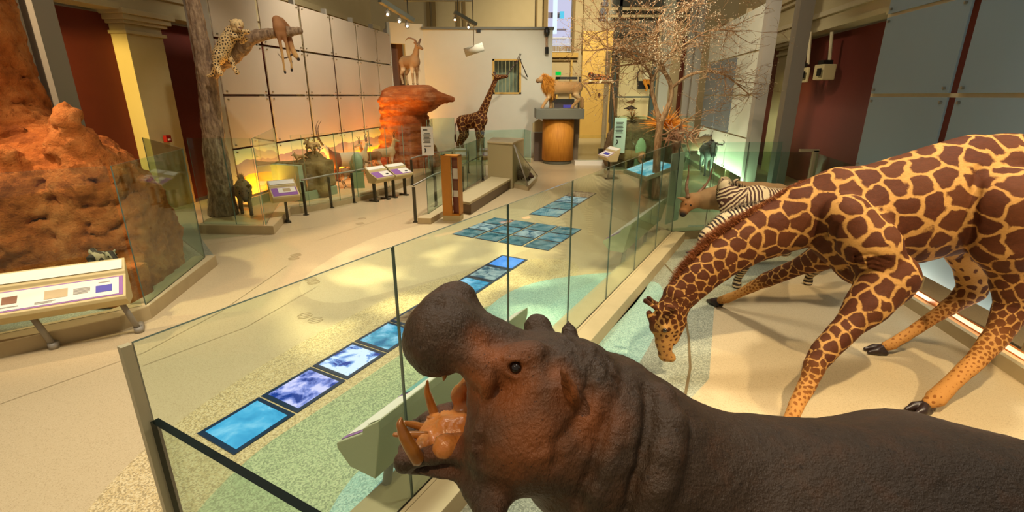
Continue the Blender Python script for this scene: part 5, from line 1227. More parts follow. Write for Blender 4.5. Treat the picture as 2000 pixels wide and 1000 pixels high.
# desert antelopes
def ox_attr(V, F): return {}
M['oryx'] = coat('cream_oryx_coat', '#d5c3a0', '#c8b28a', None, '#d8ccb4', '#c9b48e', sc=5, extra=lambda n, c: n.mix(n.math('MULTIPLY', n.math('GREATER_THAN', n.sep(n.co(), 0), .25), n.math('LESS_THAN', n.sep(n.co(), 0), .66)), c, '#7d4a28') )
def oxh(o, p, n_, ax, sd, up):
    for s in (-1, 1): ringed([p + up * .07 + sd * s * .04, p + up * .4 + sd * s * .09 - ax * .05, p + up * .72 + sd * s * .13 - ax * .25, p + up * .85 + sd * s * .16 - ax * .5], .028, 10, 'horn', o)
quad('oryx', 1.1, 1.2, 'white scimitar horned oryx with rusty chest behind the tan rock block', 'antelope', M['oryx'], (*V2(G(680, 352, .17))[:2], .17), -2.5,
     [(.42, 0, .92, .2), (.62, 0, 1.10, .14), (.76, 0, 1.28, .11)], ((.78, 0, 1.34), (1.06, 0, 1.16)), .27, .28, .26, .065, .032, headr=(.10, .055), parts=oxh, tail=[(-.6, 0, .95, .02), (-.68, 0, .6, .02), (-.68, 0, .4, .035)], scale=.88)
M['gazelle_a'] = coat('pale_gazelle_coat', '#d9bd8c', '#d0ae76', '#efe3c8', None, '#dcc8a0', sc=5); M['gazelle_b'] = coat('dark_gazelle_coat', '#8f6236', '#a0703e', '#e6d6b6', None, '#d2b98e', sc=5)
def gzh(k):
    def f(o, p, n_, ax, sd, up):
        for s in (-1, 1): ringed([p + up * .05 + sd * s * .03, p + up * .18 + sd * s * .05 - ax * .06, p + up * .30 * k + sd * s * (.09) - ax * .06, p + up * .36 * k + sd * s * .06 + ax * .02], .02, 8, 'horn', o)
    return f
for (px, py, rz, m, lab, sc_, nk) in ((700, 345, .9, 'gazelle_a', 'pale gazelle raising its head, nearest the oryx', 1.0, 1), (728, 338, -2.3, 'gazelle_b', 'dark sided gazelle facing the walkway between its two neighbours', .95, 1), (752, 332, .6, 'gazelle_a', 'cream gazelle seen from behind beside the orange rock', 1.0, -1)):
    quad('gazelle', .85, .85, lab, 'antelope', M[m], (*V2(G(px, py, .17))[:2], .17), rz, [(.3, 0, .74, .13), (.40, 0, .92, .085), (.46, 0, 1.10, .07)], ((.47, 0, 1.15), (.68, .0, 1.08)), .18, .17, .17, .045, .022, headr=(.065, .035), parts=gzh(1.0), ears=(.13, .03), scale=sc_, group=None)
quad('gazelle', .62, .65, 'small gazelle calf standing below the oryx by the green cactus', 'antelope', M['gazelle_b'], (*V2(G(690, 366, .17))[:2], .17), .2, [(.24, 0, .54, .1), (.34, 0, .68, .065), (.4, 0, .8, .055)], ((.41, 0, .84), (.57, 0, .78)), .14, .13, .13, .035, .018, headr=(.055, .03), ears=(.11, .028))
# sand cats / foxes on the tan rock
M['fox'] = coat('sandy_fox_coat', '#c79c5c', '#b6864a', None, '#d8bb86', sc=9); M['spotcat'] = coat('spotted_cat_coat', '#c9a468', '#b88a4a', '#ddc79c', None, None, sc=9, extra=lambda n, c: n.mix(n.math('LESS_THAN', n.vor(22), .28), c, '#2c1a0c'))
# hyena-like animal and lion
M['hyena'] = coat('grizzled_brown_coat', '#8a6840', '#a5844f', None, '#6c4c2e', '#54391f', sc=14, extra=lambda n, c: n.mix(n.math('GREATER_THAN', n.noise(28, 4), .62), c, '#2a1a0e'))
def hyp(o, p, n_, ax, sd, up):
    r = np.random.RandomState(5); rt = np.array([(x, r.uniform(-.04, .04), z) for x, z in zip(r.uniform(-.45, .45, 500), r.uniform(.66, .76, 500))]); hairs('mane', rt, np.tile(np.array([-.4, 0, 1.]), (500, 1)), .10, .012, M['hyena'], o, 2, .0, .5)
quad('hyena', .78, .8, 'grizzled brown hyena stepping forward beside the tree trunk', 'hyena', M['hyena'], (*V2(G(482, 414, .17))[:2], .17), -1.05,
     [(.30, 0, .60, .17), (.44, 0, .60, .13), (.54, 0, .56, .11)], ((.56, 0, .56), (.80, 0, .42)), .20, .18, .16, .055, .035, feet=[(.42, .08), (.12, -.09), (-.25, .1), (-.42, -.1)], hr=.86, ears=(.12, .045), headr=(.11, .05), hoof=False, parts=hyp, ear_dir=(.5, 1), tail=[(-.38, 0, .6, .03), (-.5, 0, .4, .05), (-.5, 0, .2, .03)], scale=1.12)
M['lion'] = coat('tawny_lion_coat', '#b08a55', '#9a7443', '#c6a878', None, None, sc=7); M['lion_mane'] = plain('golden_mane', '#e0a032', .8, 0, '#a8691c', 5); M['lion_mane_dark'] = plain('dark_brown_mane', '#4a2c12', .8, 0, '#6b4018', 6)
def liparts(o, p, n_, ax, sd, up):
    r = np.random.RandomState(7); k = 4200; th_ = r.uniform(0, 6.28, k); t = r.rand(k); c0 = np.array([.56, 0, .80]); c1 = p + ax * .13
    C = c0[None] * (1 - t[:, None]) + c1[None] * t[:, None] - np.array([.04, 0, 0]); rad = .15 + .10 * (1 - t)
    rt = C + np.stack([0 * th_, np.cos(th_) * rad * .85, np.sin(th_) * rad], 1); D = np.stack([-.28 + 0 * th_, np.cos(th_) * .7, np.sin(th_) * .7 - .4], 1)
    hairs('mane', rt, D, .20, .026, M['lion_mane'], o, 3, .4, .25)
    r = np.random.RandomState(8); rt = np.array([(r.uniform(.34, .6), r.uniform(-.1, .1), r.uniform(.52, .75)) for _ in range(700)]); hairs('chest_mane', rt, np.tile(np.array([.1, 0, -1.]), (700, 1)), .2, .02, M['lion_mane_dark'], o, 4, .2, .3)
    mb = MB(); mb.ball((-1.45, .02, .50), (.06, .06, .09)); mb.build('tail_tuft', M['lion_mane_dark'], o, True)
LB = (P(1101, 210, 22.9)[0], pcY - .1, 2.44)
quad('lion', 1.05, 1.5, 'male lion with golden mane standing on the wooden pedestal', 'lion', M['lion'], LB, math.pi + .12,
     [(.5, 0, .86, .24), (.68, 0, 1.0, .18), (.78, 0, 1.1, .16)], ((.80, 0, 1.14), (1.06, .06, 1.04)), .27, .24, .23, .085, .06, feet=[(.86, .13), (.48, -.13), (-.35, .14), (-.82, -.14)], hr=.98, ears=(.08, .045), headr=(.155, .085), hoof=False, parts=liparts,
     scale=1.12, tail=[(-.70, 0, .92, .035), (-.9, 0, .80, .03), (-1.04, 0, .60, .028), (-1.16, 0, .42, .026), (-1.30, 0, .36, .026), (-1.42, .02, .44, .026)])
# wildebeest
M['gnu'] = coat('slate_gnu_coat', '#70746a', '#565a50', None, '#5a5d52', '#4a4b40', sc=6, extra=lambda n, c: n.mix(n.math('MULTIPLY', n.math('GREATER_THAN', n.noise(9, 2, n.co('Object', (3, 1, .3))), .6), .5), c, '#1d1d18')); M['gnu_brown'] = coat('brown_gnu_coat', '#7b6440', '#5f4c30', None, '#3a3020', '#44381f', sc=6)
def gnuh(o, p, n_, ax, sd, up):
    for s in (-1, 1): ringed([p + up * .06 + sd * s * .05, p + up * .02 + sd * s * .22, p - up * .0 + sd * s * .33 + up * .02, p + sd * s * .36 + up * .16, p + sd * s * .28 + up * .26], .05, 3, 'horn', o)
    r = np.random.RandomState(5); rt = np.array([(r.uniform(.3, .75), r.uniform(-.03, .03), r.uniform(1.22, 1.36)) for _ in range(350)]); hairs('mane', rt, np.tile(np.array([-.2, .2, .6]), (350, 1)), .14, .012, M['horn'], o, 2, .8, .4)
    hairs('beard', np.array([tuple(p * .6 + n_ * .4 - up * .1 + r.normal(size=3) * .04) for _ in range(120)]), np.tile(np.array([0, 0, -1.]), (120, 1)), .25, .012, M['horn'], o, 6, .1, .15)
for (px, py, Y, rz, m, lab) in ((1377, 340, 0, -1.75, 'gnu', 'grey wildebeest facing forward in the green lit exhibit'), (1352, 325, 0, -.3, 'gnu_brown', 'brown wildebeest half hidden behind the grey wildebeest')):
    quad('wildebeest', 1.3, 1.25, lab, 'wildebeest', M[m], (*V2(G(px, py, .05))[:2], .05), rz, [(.42, 0, 1.04, .26), (.62, 0, 1.12, .19), (.76, 0, 1.18, .15)], ((.80, 0, 1.20), (1.12, 0, .86)), .31, .27, .24, .07, .035, headr=(.12, .085), hr=.9, parts=gnuh, tail=[(-.6, 0, 1.0, .03), (-.7, 0, .6, .03), (-.7, 0, .3, .06)], kk=1.2)
# porcupine in the slanted case
pq = V2(G(1022, 352, .16)); por = empty('porcupine', (pq[0], pq[1], .16), 'dark brown porcupine with raised quills under the slanted glass case', 'porcupine')
F = Field((-.4, -.3, -.01), (.55, .3, .6), .012); F.chain([((-.15, 0, .22), .15), ((.1, 0, .22), .15), ((.25, 0, .20), .10), ((.38, 0, .16), .05)], .04)
for x, y in ((-.15, .09), (-.15, -.09), (.18, .08), (.18, -.08)): F.cap((x, y, .14), (x + .02, y, .03), .05, .03, .03)
V, q = F.verts(); ob = mesh_np('body', V, q, plain('dark_brown_fur', '#3a2416', .8, 0, '#5a3a20', 10, .4, 90), por); pn = F.grad(V); r = np.random.RandomState(1); sel = r.choice(np.where((V[:, 2] > .2) & (V[:, 0] < .22))[0], 900)
hairs('quills', V[sel], pn[sel] + np.array([-.7, 0, .35]), .22, .006, plain('banded_quill', '#6e4a28', .5, 0, '#1f140c', 30), por, 3, 0, .15)
for s in (-1, 1): eye(por, (.33, s * .045, .20), .012, None)
for ch in por.children: ch.matrix_parent_inverse = Matrix.Identity(4)
por.rotation_euler = (0, 0, -.6)
# ================================================================ rocks, mounds, trees and what lives on them
def rockmat(name, a, b, c3, bs=.8, sc=3.0, strata=0, pits=True):
    n = N(name); f = n.noise(sc, 6, None, .65); c = n.ramp(f, [(.3, a), (.5, b), (.72, c3)])
    if strata: w = n.noise(2.2, 4, n.co('Object', (.4, .4, strata))); c = n.mix(n.math('MULTIPLY', n.math('GREATER_THAN', w, .52), .5), c, a)
    if pits: c = n.mix(n.math('MULTIPLY', n.math('LESS_THAN', n.noise(9, 3), .36), .5), c, a)
    return n.fin(c, .9, 0, n.math('ADD', n.noise(7, 8, None, .7), n.math('MULTIPLY', n.noise(34, 4), .35)), bs, .06, spec=.2)
M['mound'] = rockmat('red_clay_mound', '#84431a', '#b9682c', '#d48c4c', 1.0, 2.2)
F = Field((-11.6, 5.2, .0), (-4.7, 9.9, 7.0), .045)
F.chain([Q(60, 470, 7.6, 190), Q(150, 480, 7.6, 165)], .4); F.chain([Q(40, 350, 7.7, 140), Q(-25, 230, 7.8, 95), Q(-62, 100, 7.9, 84), Q(-100, -60, 8.0, 78), Q(-140, -260, 8.0, 50)], .25)
F.chain([Q(150, 370, 7.4, 110), Q(215, 420, 7.5, 95), Q(262, 470, 7.7, 74), Q(300, 500, 7.8, 50)], .3); F.chain([Q(335, 512, 7.9, 22), Q(270, 540, 7.0, 44), Q(235, 575, 6.7, 40)], .25)
F.chain([Q(117, 210, 7.0, 11), Q(126, 238, 7.0, 24), Q(146, 290, 7.05, 42), Q(175, 350, 7.1, 60)], .07); F.chain([Q(10, 310, 6.6, 22), Q(15, 380, 6.6, 60), Q(30, 440, 6.7, 80)], .2)
F.chain([Q(40, 560, 6.55, 40), Q(120, 565, 6.5, 30), Q(190, 560, 6.6, 30)], .15)
F.chain([(P(-80, 540, 6.0), .2), (P(60, 528, 6.1), .22), (P(175, 515, 6.3), .2)], .18, op='s')
r = np.random.RandomState(9)
for k in range(46):
    a, b = r.uniform(0, 330), r.uniform(60, 480); p = hit(F, a, b)
    if p[1] < 9: F.ell(p, (r.uniform(.03, .09), .09, r.uniform(.02, .06)), .06, op='s')
F.cut(.12); sl, x, y, z_ = F.sub(F.lo, F.lo + F.h * F.n); F.d[sl] = np.maximum(F.d[sl], -(x - WS * y + 9.12) + 0 * z_); 
for pa, pb in ((V2(tL), V2(tA)), (V2(tA), V2(tB))):
    tt_ = unit(pb - pa); F.d[sl] = np.maximum(F.d[sl], (x - pa[0]) * tt_[1] - (y - pa[1]) * tt_[0] + .26 + 0 * z_)
V, q = F.verts(); Nn = F.grad(V)
a1 = wob(V, 1.7, 1); V = bump(V, Nn, .06 * a1 + .04 * np.abs(wob(V, 4.5, 2)) + .036 * np.abs(wob(V, 12, 3)) * (1.4 - .4 * a1) + .020 * wob(V, 26, 4) + .05 * np.maximum(0, wob(V, 7.5, 6) - .35)); V[:, 2] = np.maximum(V[:, 2], .12)
tag(mesh_np('termite_mound', V, q, M['mound']), 'towering orange red termite mound with a small pinnacle behind angled glass', 'termite mound')
# striped burrowing animal at the mound's foot
M['badger'] = coat('black_white_coat', '#1c150e', '#2c2218', None, '#241a12', None, extra=lambda n, c: n.mix(n.math('LESS_THAN', n.math('ABSOLUTE', n.math('SUBTRACT', n.math('ABSOLUTE', n.sep(n.co(), 1)), .05)), .022), c, '#9a8e70'))
BP = P(205, 512, 6.5)
quad('zorilla', .26, .42, 'black and white striped small animal at the foot of the termite mound', 'animal', M['badger'], (BP[0], BP[1], BP[2] - .12), -.5, [(.14, 0, .20, .08), (.2, 0, .24, .065)], ((.23, 0, .26), (.36, 0, .22)), .09, .09, .09, .03, .022, headr=(.06, .025), ears=(.05, .02), hoof=False, h=.012, tail=[(-.2, 0, .2, .04), (-.36, 0, .24, .06), (-.5, 0, .3, .03)])
bs_ = MB(); bs_.prism([(BP[0] - .4, BP[1] - .12), (BP[0] + .3, BP[1] - .12), (BP[0] + .3, BP[1] + .4), (BP[0] - .4, BP[1] + .4)], .12, BP[2] - .12)
tag(bs_.build('rock_ledge', M['mound'], bevel=.05), 'low red clay ledge under the striped animal', 'rock')

# leaning tree trunk with branch
def barkmat(name, a, b, c3):
    n = N(name); v = n.co('Object', (1, 1, .25)); f = n.noise(14, 6, v, .7); c = n.ramp(f, [(.32, a), (.5, b), (.7, c3)])
    return n.fin(c, .9, 0, n.math('ADD', f, n.noise(5, 4)), .9, .04, spec=.15)
M['bark'] = barkmat('grey_brown_bark', '#655040', '#967a5e', '#bfa380'); M['bark_pale'] = barkmat('pale_pinkish_bark', '#6f4f32', '#a27c56', '#cdab82')
F = Field((-8.6, 11.3, .1), (-4.2, 12.6, 5.3), .022)
F.chain([Q(377, 2, 12, 12), Q(386, 50, 12, 13), Q(396, 100, 12, 15), Q(404, 150, 12, 18), Q(410, 200, 12, 17), Q(415, 250, 12, 19), Q(424, 320, 12, 21), Q(432, 380, 12, 22), Q(438, 428, 12, 27)], .1)
F.chain([Q(408, 150, 12, 12), Q(428, 128, 11.95, 12), Q(452, 112, 11.9, 13), Q(472, 94, 11.85, 13), Q(486, 76, 11.8, 12), Q(515, 68, 11.8, 9), Q(555, 62, 11.8, 8), Q(584, 60, 11.8, 6)], .08)
F.chain([Q(470, 92, 11.85, 12), Q(478, 72, 11.7, 6), Q(482, 62, 11.65, 4)], .05); F.chain([Q(490, 70, 11.8, 6), Q(500, 62, 11.8, 5)], .04)
F.cut(.17); V, q = F.verts(); Nn = F.grad(V); V = bump(V, Nn, .02 * np.abs(wob(V * np.array([1, 1, .35]), 14, 1)) + .012 * wob(V * np.array([1, 1, .3]), 34, 2) + .015 * wob(V, 5, 3))
tag(mesh_np('tree_trunk', V, q, M['bark']), 'tall bare grey trunk with one branch holding the leopard', 'tree')
mb = MB(); t_ = P(420, 300, 11.7)
# leopard
F = Field((-7.4, 11.0, 2.8), (-5.3, 12.4, 4.9), .012)
F.chain([Q(452, 64, 11.62, 12), Q(441, 84, 11.6, 14), Q(431, 104, 11.6, 14), Q(427, 114, 11.6, 12)], .05); F.chain([Q(452, 64, 11.62, 11), Q(460, 52, 11.58, 9)], .04)
F.ell(Q(463, 48, 11.55, 1)[0], (.135, .12, .115), .03); F.chain([Q(467, 55, 11.42, 5), Q(469, 57, 11.38, 4)], .03); F.cap(P(459, 58, 11.5), P(472, 60, 11.5), .05, .03, .03)
for e in (451, 470): F.ell(P(e, 41, 11.58), (.035, .02, .04), .02)
F.chain([Q(456, 70, 11.5, 6), Q(468, 72, 11.5, 5), Q(477, 62, 11.5, 4), Q(484, 62, 11.45, 4.5)], .03); F.chain([Q(452, 76, 11.75, 6), Q(470, 84, 11.72, 5), Q(480, 76, 11.6, 4)], .03)
F.chain([Q(428, 108, 11.5, 9), Q(422, 124, 11.48, 6.5), Q(426, 136, 11.46, 5), Q(431, 143, 11.4, 5)], .03); F.chain([Q(444, 108, 11.72, 7), Q(454, 122, 11.7, 5), Q(457, 132, 11.68, 4), Q(463, 141, 11.62, 4.5)], .03)
F.chain([Q(423, 114, 11.66, 4), Q(418, 132, 11.66, 3), Q(414, 146, 11.66, 3), Q(406, 148, 11.66, 2.5)], .02)
V, q = F.verts(); n = N('leopard_coat'); e_, c_ = voronoi_marks(V, lambda X: np.full(len(V), .05), 3, 9000, .3)
cc = n.mix(n.noise(6, 3), '#cfa566', '#dcc08a'); ring = n.math('MULTIPLY', n.math('GREATER_THAN', n.attr('edge'), .55), n.math('LESS_THAN', n.attr('edge'), 1.0)); cc = n.mix(n.math('MULTIPLY', ring, n.attr('spots')), cc, '#2b180a')
cc = n.mix(n.attr('nose'), cc, '#6b3a22')
M['leopard'] = n.fin(cc, .8, 0, n.noise(150, 3), .3, .004)
lp = empty('leopard', (-6.2, 11.6, 3.2), 'spotted leopard draped over the branch with one leg dangling', 'leopard')
mesh_np('body', V, q, M['leopard'], lp, {'edge': e_, 'spots': np.clip((np.linalg.norm(V - P(463, 50, 11.5), axis=1) - .09) * 12, .25, 1), 'nose': np.clip(2 * near(V, P(470, 54, 11.36), .03), 0, 1)})
for a, b in ((459, 47), (468, 47)): eye(lp, P(a, b, 11.44), .014, None)
# impala carcass hung over the branch
F = Field((-5.9, 11.1, 2.7), (-4.5, 12.4, 4.8), .012)
F.chain([Q(541, 40, 11.72, 9), Q(546, 54, 11.66, 12), Q(549, 66, 11.66, 10)], .05); F.chain([Q(548, 42, 11.9, 8), Q(558, 55, 12.0, 9)], .05)
for L_ in ([(543, 64, 11.6, 5), (548, 88, 11.6, 3), (551, 104, 11.6, 2.6), (555, 132, 11.6, 1.8), (557, 142, 11.58, 2.2)], [(552, 66, 11.66, 5.5), (560, 86, 11.66, 3), (562, 102, 11.66, 2.6), (569, 124, 11.66, 1.8), (570, 138, 11.62, 2.2)], [(557, 58, 11.9, 5), (563, 84, 11.9, 2.8), (566, 104, 11.9, 2), (569, 122, 11.9, 2)], [(560, 58, 11.95, 6), (566, 78, 11.9, 5), (571, 96, 11.85, 4.5), (576, 106, 11.8, 5), (583, 116, 11.75, 3)]):
    F.chain([Q(*t) for t in L_], .03)
V, q = F.verts(); n = N('impala_coat'); c = n.mix(n.noise(6, 3), '#8a5a34', '#a8713f'); c = n.mix(n.attr('pale'), c, '#c99a58'); c = n.mix(n.attr('tip'), c, '#1a100a'); M['impala'] = n.fin(c, .8, 0, n.noise(120, 3), .3, .004)
im = empty('impala_carcass', (-5.2, 11.7, 3.6), 'limp brown impala hanging over the branch with legs and head down', 'antelope')
tips = np.max([near(V, P(*t), .045) for t in ((557, 143, 11.58), (570, 138, 11.62), (569, 123, 11.9), (584, 117, 11.74))], 0)
mesh_np('body', V, q, M['impala'], im, {'pale': np.clip((4.15 - V[:, 2]) / .3, 0, 1), 'tip': np.clip(2 * tips, 0, 1)})
ringed([P(571, 106, 11.75), P(562, 112, 11.7), P(550, 113, 11.65), P(542, 103, 11.6)], .022, 10, 'horn', im)

# red overhanging rock
M['redrock'] = rockmat('red_sandstone', '#8a4420', '#b0622f', '#c98d60', .9, 1.4, 5, False)
F = Field((-6.4, 19.0, .1), (-1.6, 22.8, 3.75), .035)
F.chain([Q(770, 196, 21.2, 26), Q(830, 192, 21.0, 26)], .2, (0, 1, 0), 2.0); F.chain([Q(845, 192, 20.8, 17), Q(882, 193, 20.7, 5)], .15, (0, 1, 0), 2.0)
F.chain([Q(788, 220, 21.2, 44), Q(797, 262, 21.2, 45), Q(800, 318, 21.2, 60)], .25); F.chain([Q(765, 240, 20.9, 20), Q(770, 320, 20.9, 30)], .2)
F.cut(.17); d_ = F.d; zz = P(802, 166, 21.0)[2]; sl, x, y, z_ = F.sub(F.lo, F.lo + F.h * F.n); F.d = np.maximum(F.d, z_ - zz - 0 * x)
V, q = F.verts(); Nn = F.grad(V); dn_ = (Nn[:, 2] < .7)
V = bump(V, Nn, (.05 * np.abs(wob(V * np.array([.5, .5, 2.2]), 4, 1)) + .03 * np.sin(V[:, 2] * 16 + 2 * wob(V, 1.5, 3)) + .02 * wob(V, 12, 5)) * dn_ - .0)
tag(mesh_np('red_rock', V, q, M['redrock']), 'overhanging red sandstone rock carrying the mountain sheep', 'rock')
tx = MB(); a = P(826, 262, 19.4); mb = MB(); cx_ = P(836, 300, 17.9)
mb.box((cx_[0], cx_[1], 1.45), (.42, .02, 1.0), .05); sg = tag(mb.build('text_panel', M['paper'], bevel=0), 'white text panel with black lines on the glass before the red rock', 'sign')
mb = MB()
for i in range(8): mb.box((cx_[0] - .02 * (i % 2), cx_[1] - .016, 1.72 - i * .045), (.26 - .06 * (i % 3 == 0), .006, .016), .05)
mb.box((cx_[0] - .06, cx_[1] - .016, 1.84), (.16, .006, .03), .05); mb.box((cx_[0], cx_[1] - .016, 1.28), (.24, .006, .03), .05); mb.tube([(cx_[0] - .1, cx_[1] - .02, 1.2), (cx_[0] - .07, cx_[1] - .02, 1.14), (cx_[0] - .1, cx_[1] - .02, 1.06)], .02, 6)
mb.build('text_block', M['black'], sg)
# tan rock block with small cats
M['tanrock'] = rockmat('tan_olive_rock', '#5e4c2a', '#7f6a3e', '#97814f', .5, 1.6, 0, False)
c1 = V2(G(593, 394, .17)); c2 = V2(G(660, 378, .17)); uu = unit(c2 - c1); vv = np.array([-uu[1], uu[0], 0])
rb_ = empty('rock_plinth', ((c1 + c2) / 2 + vv * .5), 'olive tan rock block on a pale green plinth carrying the small foxes', 'rock')
ln = np.linalg.norm(c2 - c1); mb = MB(); pl = [c1, c2, c2 + vv * 1.05, c1 + vv * 1.05]; mb.prism([p[:2] for p in pl], .17, .42); mb.mi = 1; mb.prism([(c1 - uu * .04)[:2], (c1 + uu * .12)[:2], (c1 + uu * .12 + vv * 1.05)[:2], (c1 - uu * .04 + vv * 1.05)[:2]], .42, 1.17)
mb.build('plinth', [plain('pale_green_plinth', '#8d9a74', .5), plain('pale_green_cladding', '#9aa680', .5)], rb_, bevel=.01)
F = Field(np.minimum.reduce(pl) - .3 + np.array([0, 0, .3]), np.maximum.reduce(pl) + .3 + np.array([0, 0, 1.6]), .03); cm = (c1 + c2) / 2 + vv * .52 + uu * .06
sl, x, y, z_ = F.sub(F.lo, F.lo + F.h * F.n); ax_ = [np.abs((x - cm[0]) * w[0] + (y - cm[1]) * w[1]) - hh for w, hh in ((uu, ln / 2 - .05), (vv, .50))]
F.d = np.maximum(np.maximum(ax_[0], ax_[1]), np.maximum(z_ - 1.2, .42 - z_)).astype(np.float32)
F.chain([(c1 + uu * .9 + vv * .5 + Z_ * 1.2, .22), (c2 - uu * .2 + vv * .5 + Z_ * 1.24, .2)], .2); F.chain([(c1 + uu * .75 + vv * .0 + Z_ * 1.0, .16), (c1 + uu * .7 + vv * .0 + Z_ * .6, .10), (c1 + uu * .75 - vv * .0 + Z_ * .35, .2)], .12)
V, q = F.verts(); V = bump(V, F.grad(V), .025 * wob(V, 5, 1) + .01 * wob(V, 16, 2)); mesh_np('rock', V, q, M['tanrock'], rb_)
for (u, v, z, m, sc_, rz, lab, cat, nm) in ((.35, .3, 1.2, 'fox', .6, -2.6, 'small sandy fox lying low at the near end of the tan rock', 'fox', 'fox'), (.85, .3, 1.38, 'spotcat', .95, -1.9, 'spotted wild cat standing on the middle of the tan rock', 'cat', 'wild_cat')):
    p = c1 + uu * u + vv * v
    quad(nm, .36, .42, lab, cat, M[m], (p[0], p[1], z), rz, [(.15, 0, .30, .075), (.2, 0, .36, .06)], ((.22, 0, .39), (.34, 0, .34)), .09, .085, .085, .028, .02, headr=(.065, .03), ears=(.10, .03), hoof=False, h=.01, scale=sc_, tail=[(-.2, 0, .3, .025), (-.33, 0, .2, .03), (-.42, 0, .14, .02)], ear_dir=(.5, 1))
p = V2(G(702, 366, .17)); ca = empty('cactus', (p[0], p[1], .17), 'rounded pale green cactus form on a green block beside the calf', 'plant')
mb = MB(); mb.box((p[0], p[1], .42), (.34, .34, .5), .3); mb.build('block', plain('sage_block', '#7f9468', .6), ca)
mb = MB(); mb.lathe((p[0], p[1], .67), [(.12, 0), (.17, .15), (.19, .35), (.15, .5), (.07, .58), (.01, .6)], 16); mb.lathe((p[0] - .15, p[1] - .02, .67), [(.05, 0), (.09, .15), (.09, .3), (.03, .4)], 10); mb.build('stem', plain('sage_cactus', '#93a57a', .6, 0, '#7d9068', 10, .4, 40), ca, True)

# ---- large bare acacia
def tree(mb_t, mb_s, start, dirs, rnd):
    pass
r = np.random.RandomState(21)
tr_ = empty('acacia_tree', G(1281, 388, .05), 'large bare thorn tree with spreading leafless twigs', 'tree'); TB = G(1281, 388, .05)
tY = TB[1]
main = {'trunk': [Q(1281, 388, tY, 12), Q(1282, 340, tY, 10), Q(1284, 290, tY, 9), Q(1288, 250, tY, 9), Q(1291, 235, tY, 9)],
 'a': [Q(1289, 242, tY, 7), Q(1280, 205, tY, 5.5), Q(1273, 175, tY, 5), Q(1273, 150, tY, 4.5), Q(1258, 128, tY - .2, 3.6), Q(1235, 108, tY - .4, 3), Q(1205, 88, tY - .6, 2.2)],
 'b': [Q(1291, 238, tY, 8), Q(1306, 205, tY, 6.5), Q(1312, 180, tY, 6), Q(1306, 155, tY, 5.5), Q(1290, 128, tY, 5), Q(1283, 100, tY, 4.5), Q(1282, 60, tY, 3.5), Q(1290, 30, tY, 2.2)],
 'c': [Q(1312, 172, tY, 4), Q(1340, 150, tY - .1, 3.8), Q(1368, 141, tY - .2, 3.4), Q(1400, 140, tY - .3, 2.8), Q(1428, 155, tY - .4, 2.2), Q(1460, 182, tY - .5, 1.4)],
 'd': [Q(1273, 160, tY, 4), Q(1285, 135, tY, 3.4), Q(1312, 105, tY, 3), Q(1330, 70, tY + .2, 2.5), Q(1350, 40, tY + .3, 2)],
 'e': [Q(1282, 120, tY, 3.6), Q(1255, 108, tY - .6, 3), Q(1220, 100, tY - 1.0, 2.4), Q(1180, 95, tY - 1.2, 1.8)],
 'f': [Q(1270, 118, tY - .1, 3), Q(1240, 125, tY + .3, 2.4), Q(1210, 130, tY + .4, 1.8), Q(1185, 150, tY + .5, 1.2)],
 'g': [Q(1300, 110, tY, 2.5), Q(1340, 85, tY - .5, 2), Q(1385, 60, tY - .7, 1.7), Q(1430, 60, tY - .8, 1.2)],
 'h': [Q(1284, 80, tY, 2.5), Q(1250, 55, tY - .3, 2), Q(1215, 50, tY - .2, 1.6), Q(1180, 60, tY - .2, 1.2)],
 'i': [Q(1300, 262, tY, 3), Q(1325, 245, tY - .2, 2), Q(1345, 232, tY - .3, 1.6), Q(1370, 215, tY - .4, 1.2)]}
mb = MB()
def smooth_tube(mb, L, n=8, jig=0):
    pts = [np.array(p) for p, _ in L]; rr = [q_ for _, q_ in L]; k, kr = [], []
    for i in range((len(pts) - 1) * 4 + 1):
        t = i / 4; a = min(int(t), len(pts) - 2); f = t - a; p0, p1, p2, p3 = pts[max(a - 1, 0)], pts[a], pts[a + 1], pts[min(a + 2, len(pts) - 1)]
        k.append(.5 * (2 * p1 + (p2 - p0) * f + (2 * p0 - 5 * p1 + 4 * p2 - p3) * f * f + (3 * p1 - p0 - 3 * p2 + p3) * f ** 3)); kr.append(rr[a] * (1 - f) + rr[a + 1] * f)
    mb.tube(k, kr, n); return k
main = {k: [(p, q_ * .78) for p, q_ in L] for k, L in main.items()}
ks = {k: smooth_tube(mb, L) for k, L in main.items()}; mb.build('trunk', M['bark_pale'], tr_, True)
tw = MB(); tw.mi = 0; nt_w = 0
def twig(p, d, L, r0, depth):
    global nt_w
    n = 3; pts = [p]; 
    for i in range(n):
        d = unit(d + r.normal(size=3) * .28 + np.array([0, 0, .03])); p = p + d * L / n; pts.append(p)
    tw.tube(pts, [r0 * (1 - .25 * i) for i in range(n + 1)], 3 if depth > 1 else 4, False); nt_w += 1
    if depth >= 3:
        tw.mi = 1; tw.ball(pts[-1], .012, 4, 3); tw.mi = 0; return
    for k in range([3, 4, 3][depth]):
        i = r.randint(1, n + 1); ang = r.normal(size=3) * np.array([1, 1, .45]); twig(pts[i], unit(d + ang * .9), L * .58, r0 * .62, depth + 1)
for k, cnt in (('a', 9), ('b', 9), ('c', 9), ('d', 8), ('e', 10), ('f', 7), ('g', 8), ('h', 8), ('i', 3)):
    pts = ks[k]; m = len(pts)
    cnt = int(cnt * 1.9)
    for j in range(cnt):
        i = int(m * (.38 + .6 * (j + .5) / cnt)) if k not in ('e', 'g', 'h', 'f') else int(m * (.2 + .78 * (j + .5) / cnt)); i = min(i, m - 1)
        ax_ = unit(pts[min(i + 1, m - 1)] - pts[i - 1]); d = unit(ax_ * .7 + r.normal(size=3) * np.array([1, 1, .35]))
        twig(pts[i], d, r.uniform(.55, 1.05), .0135, 0 if j % 2 else 1)
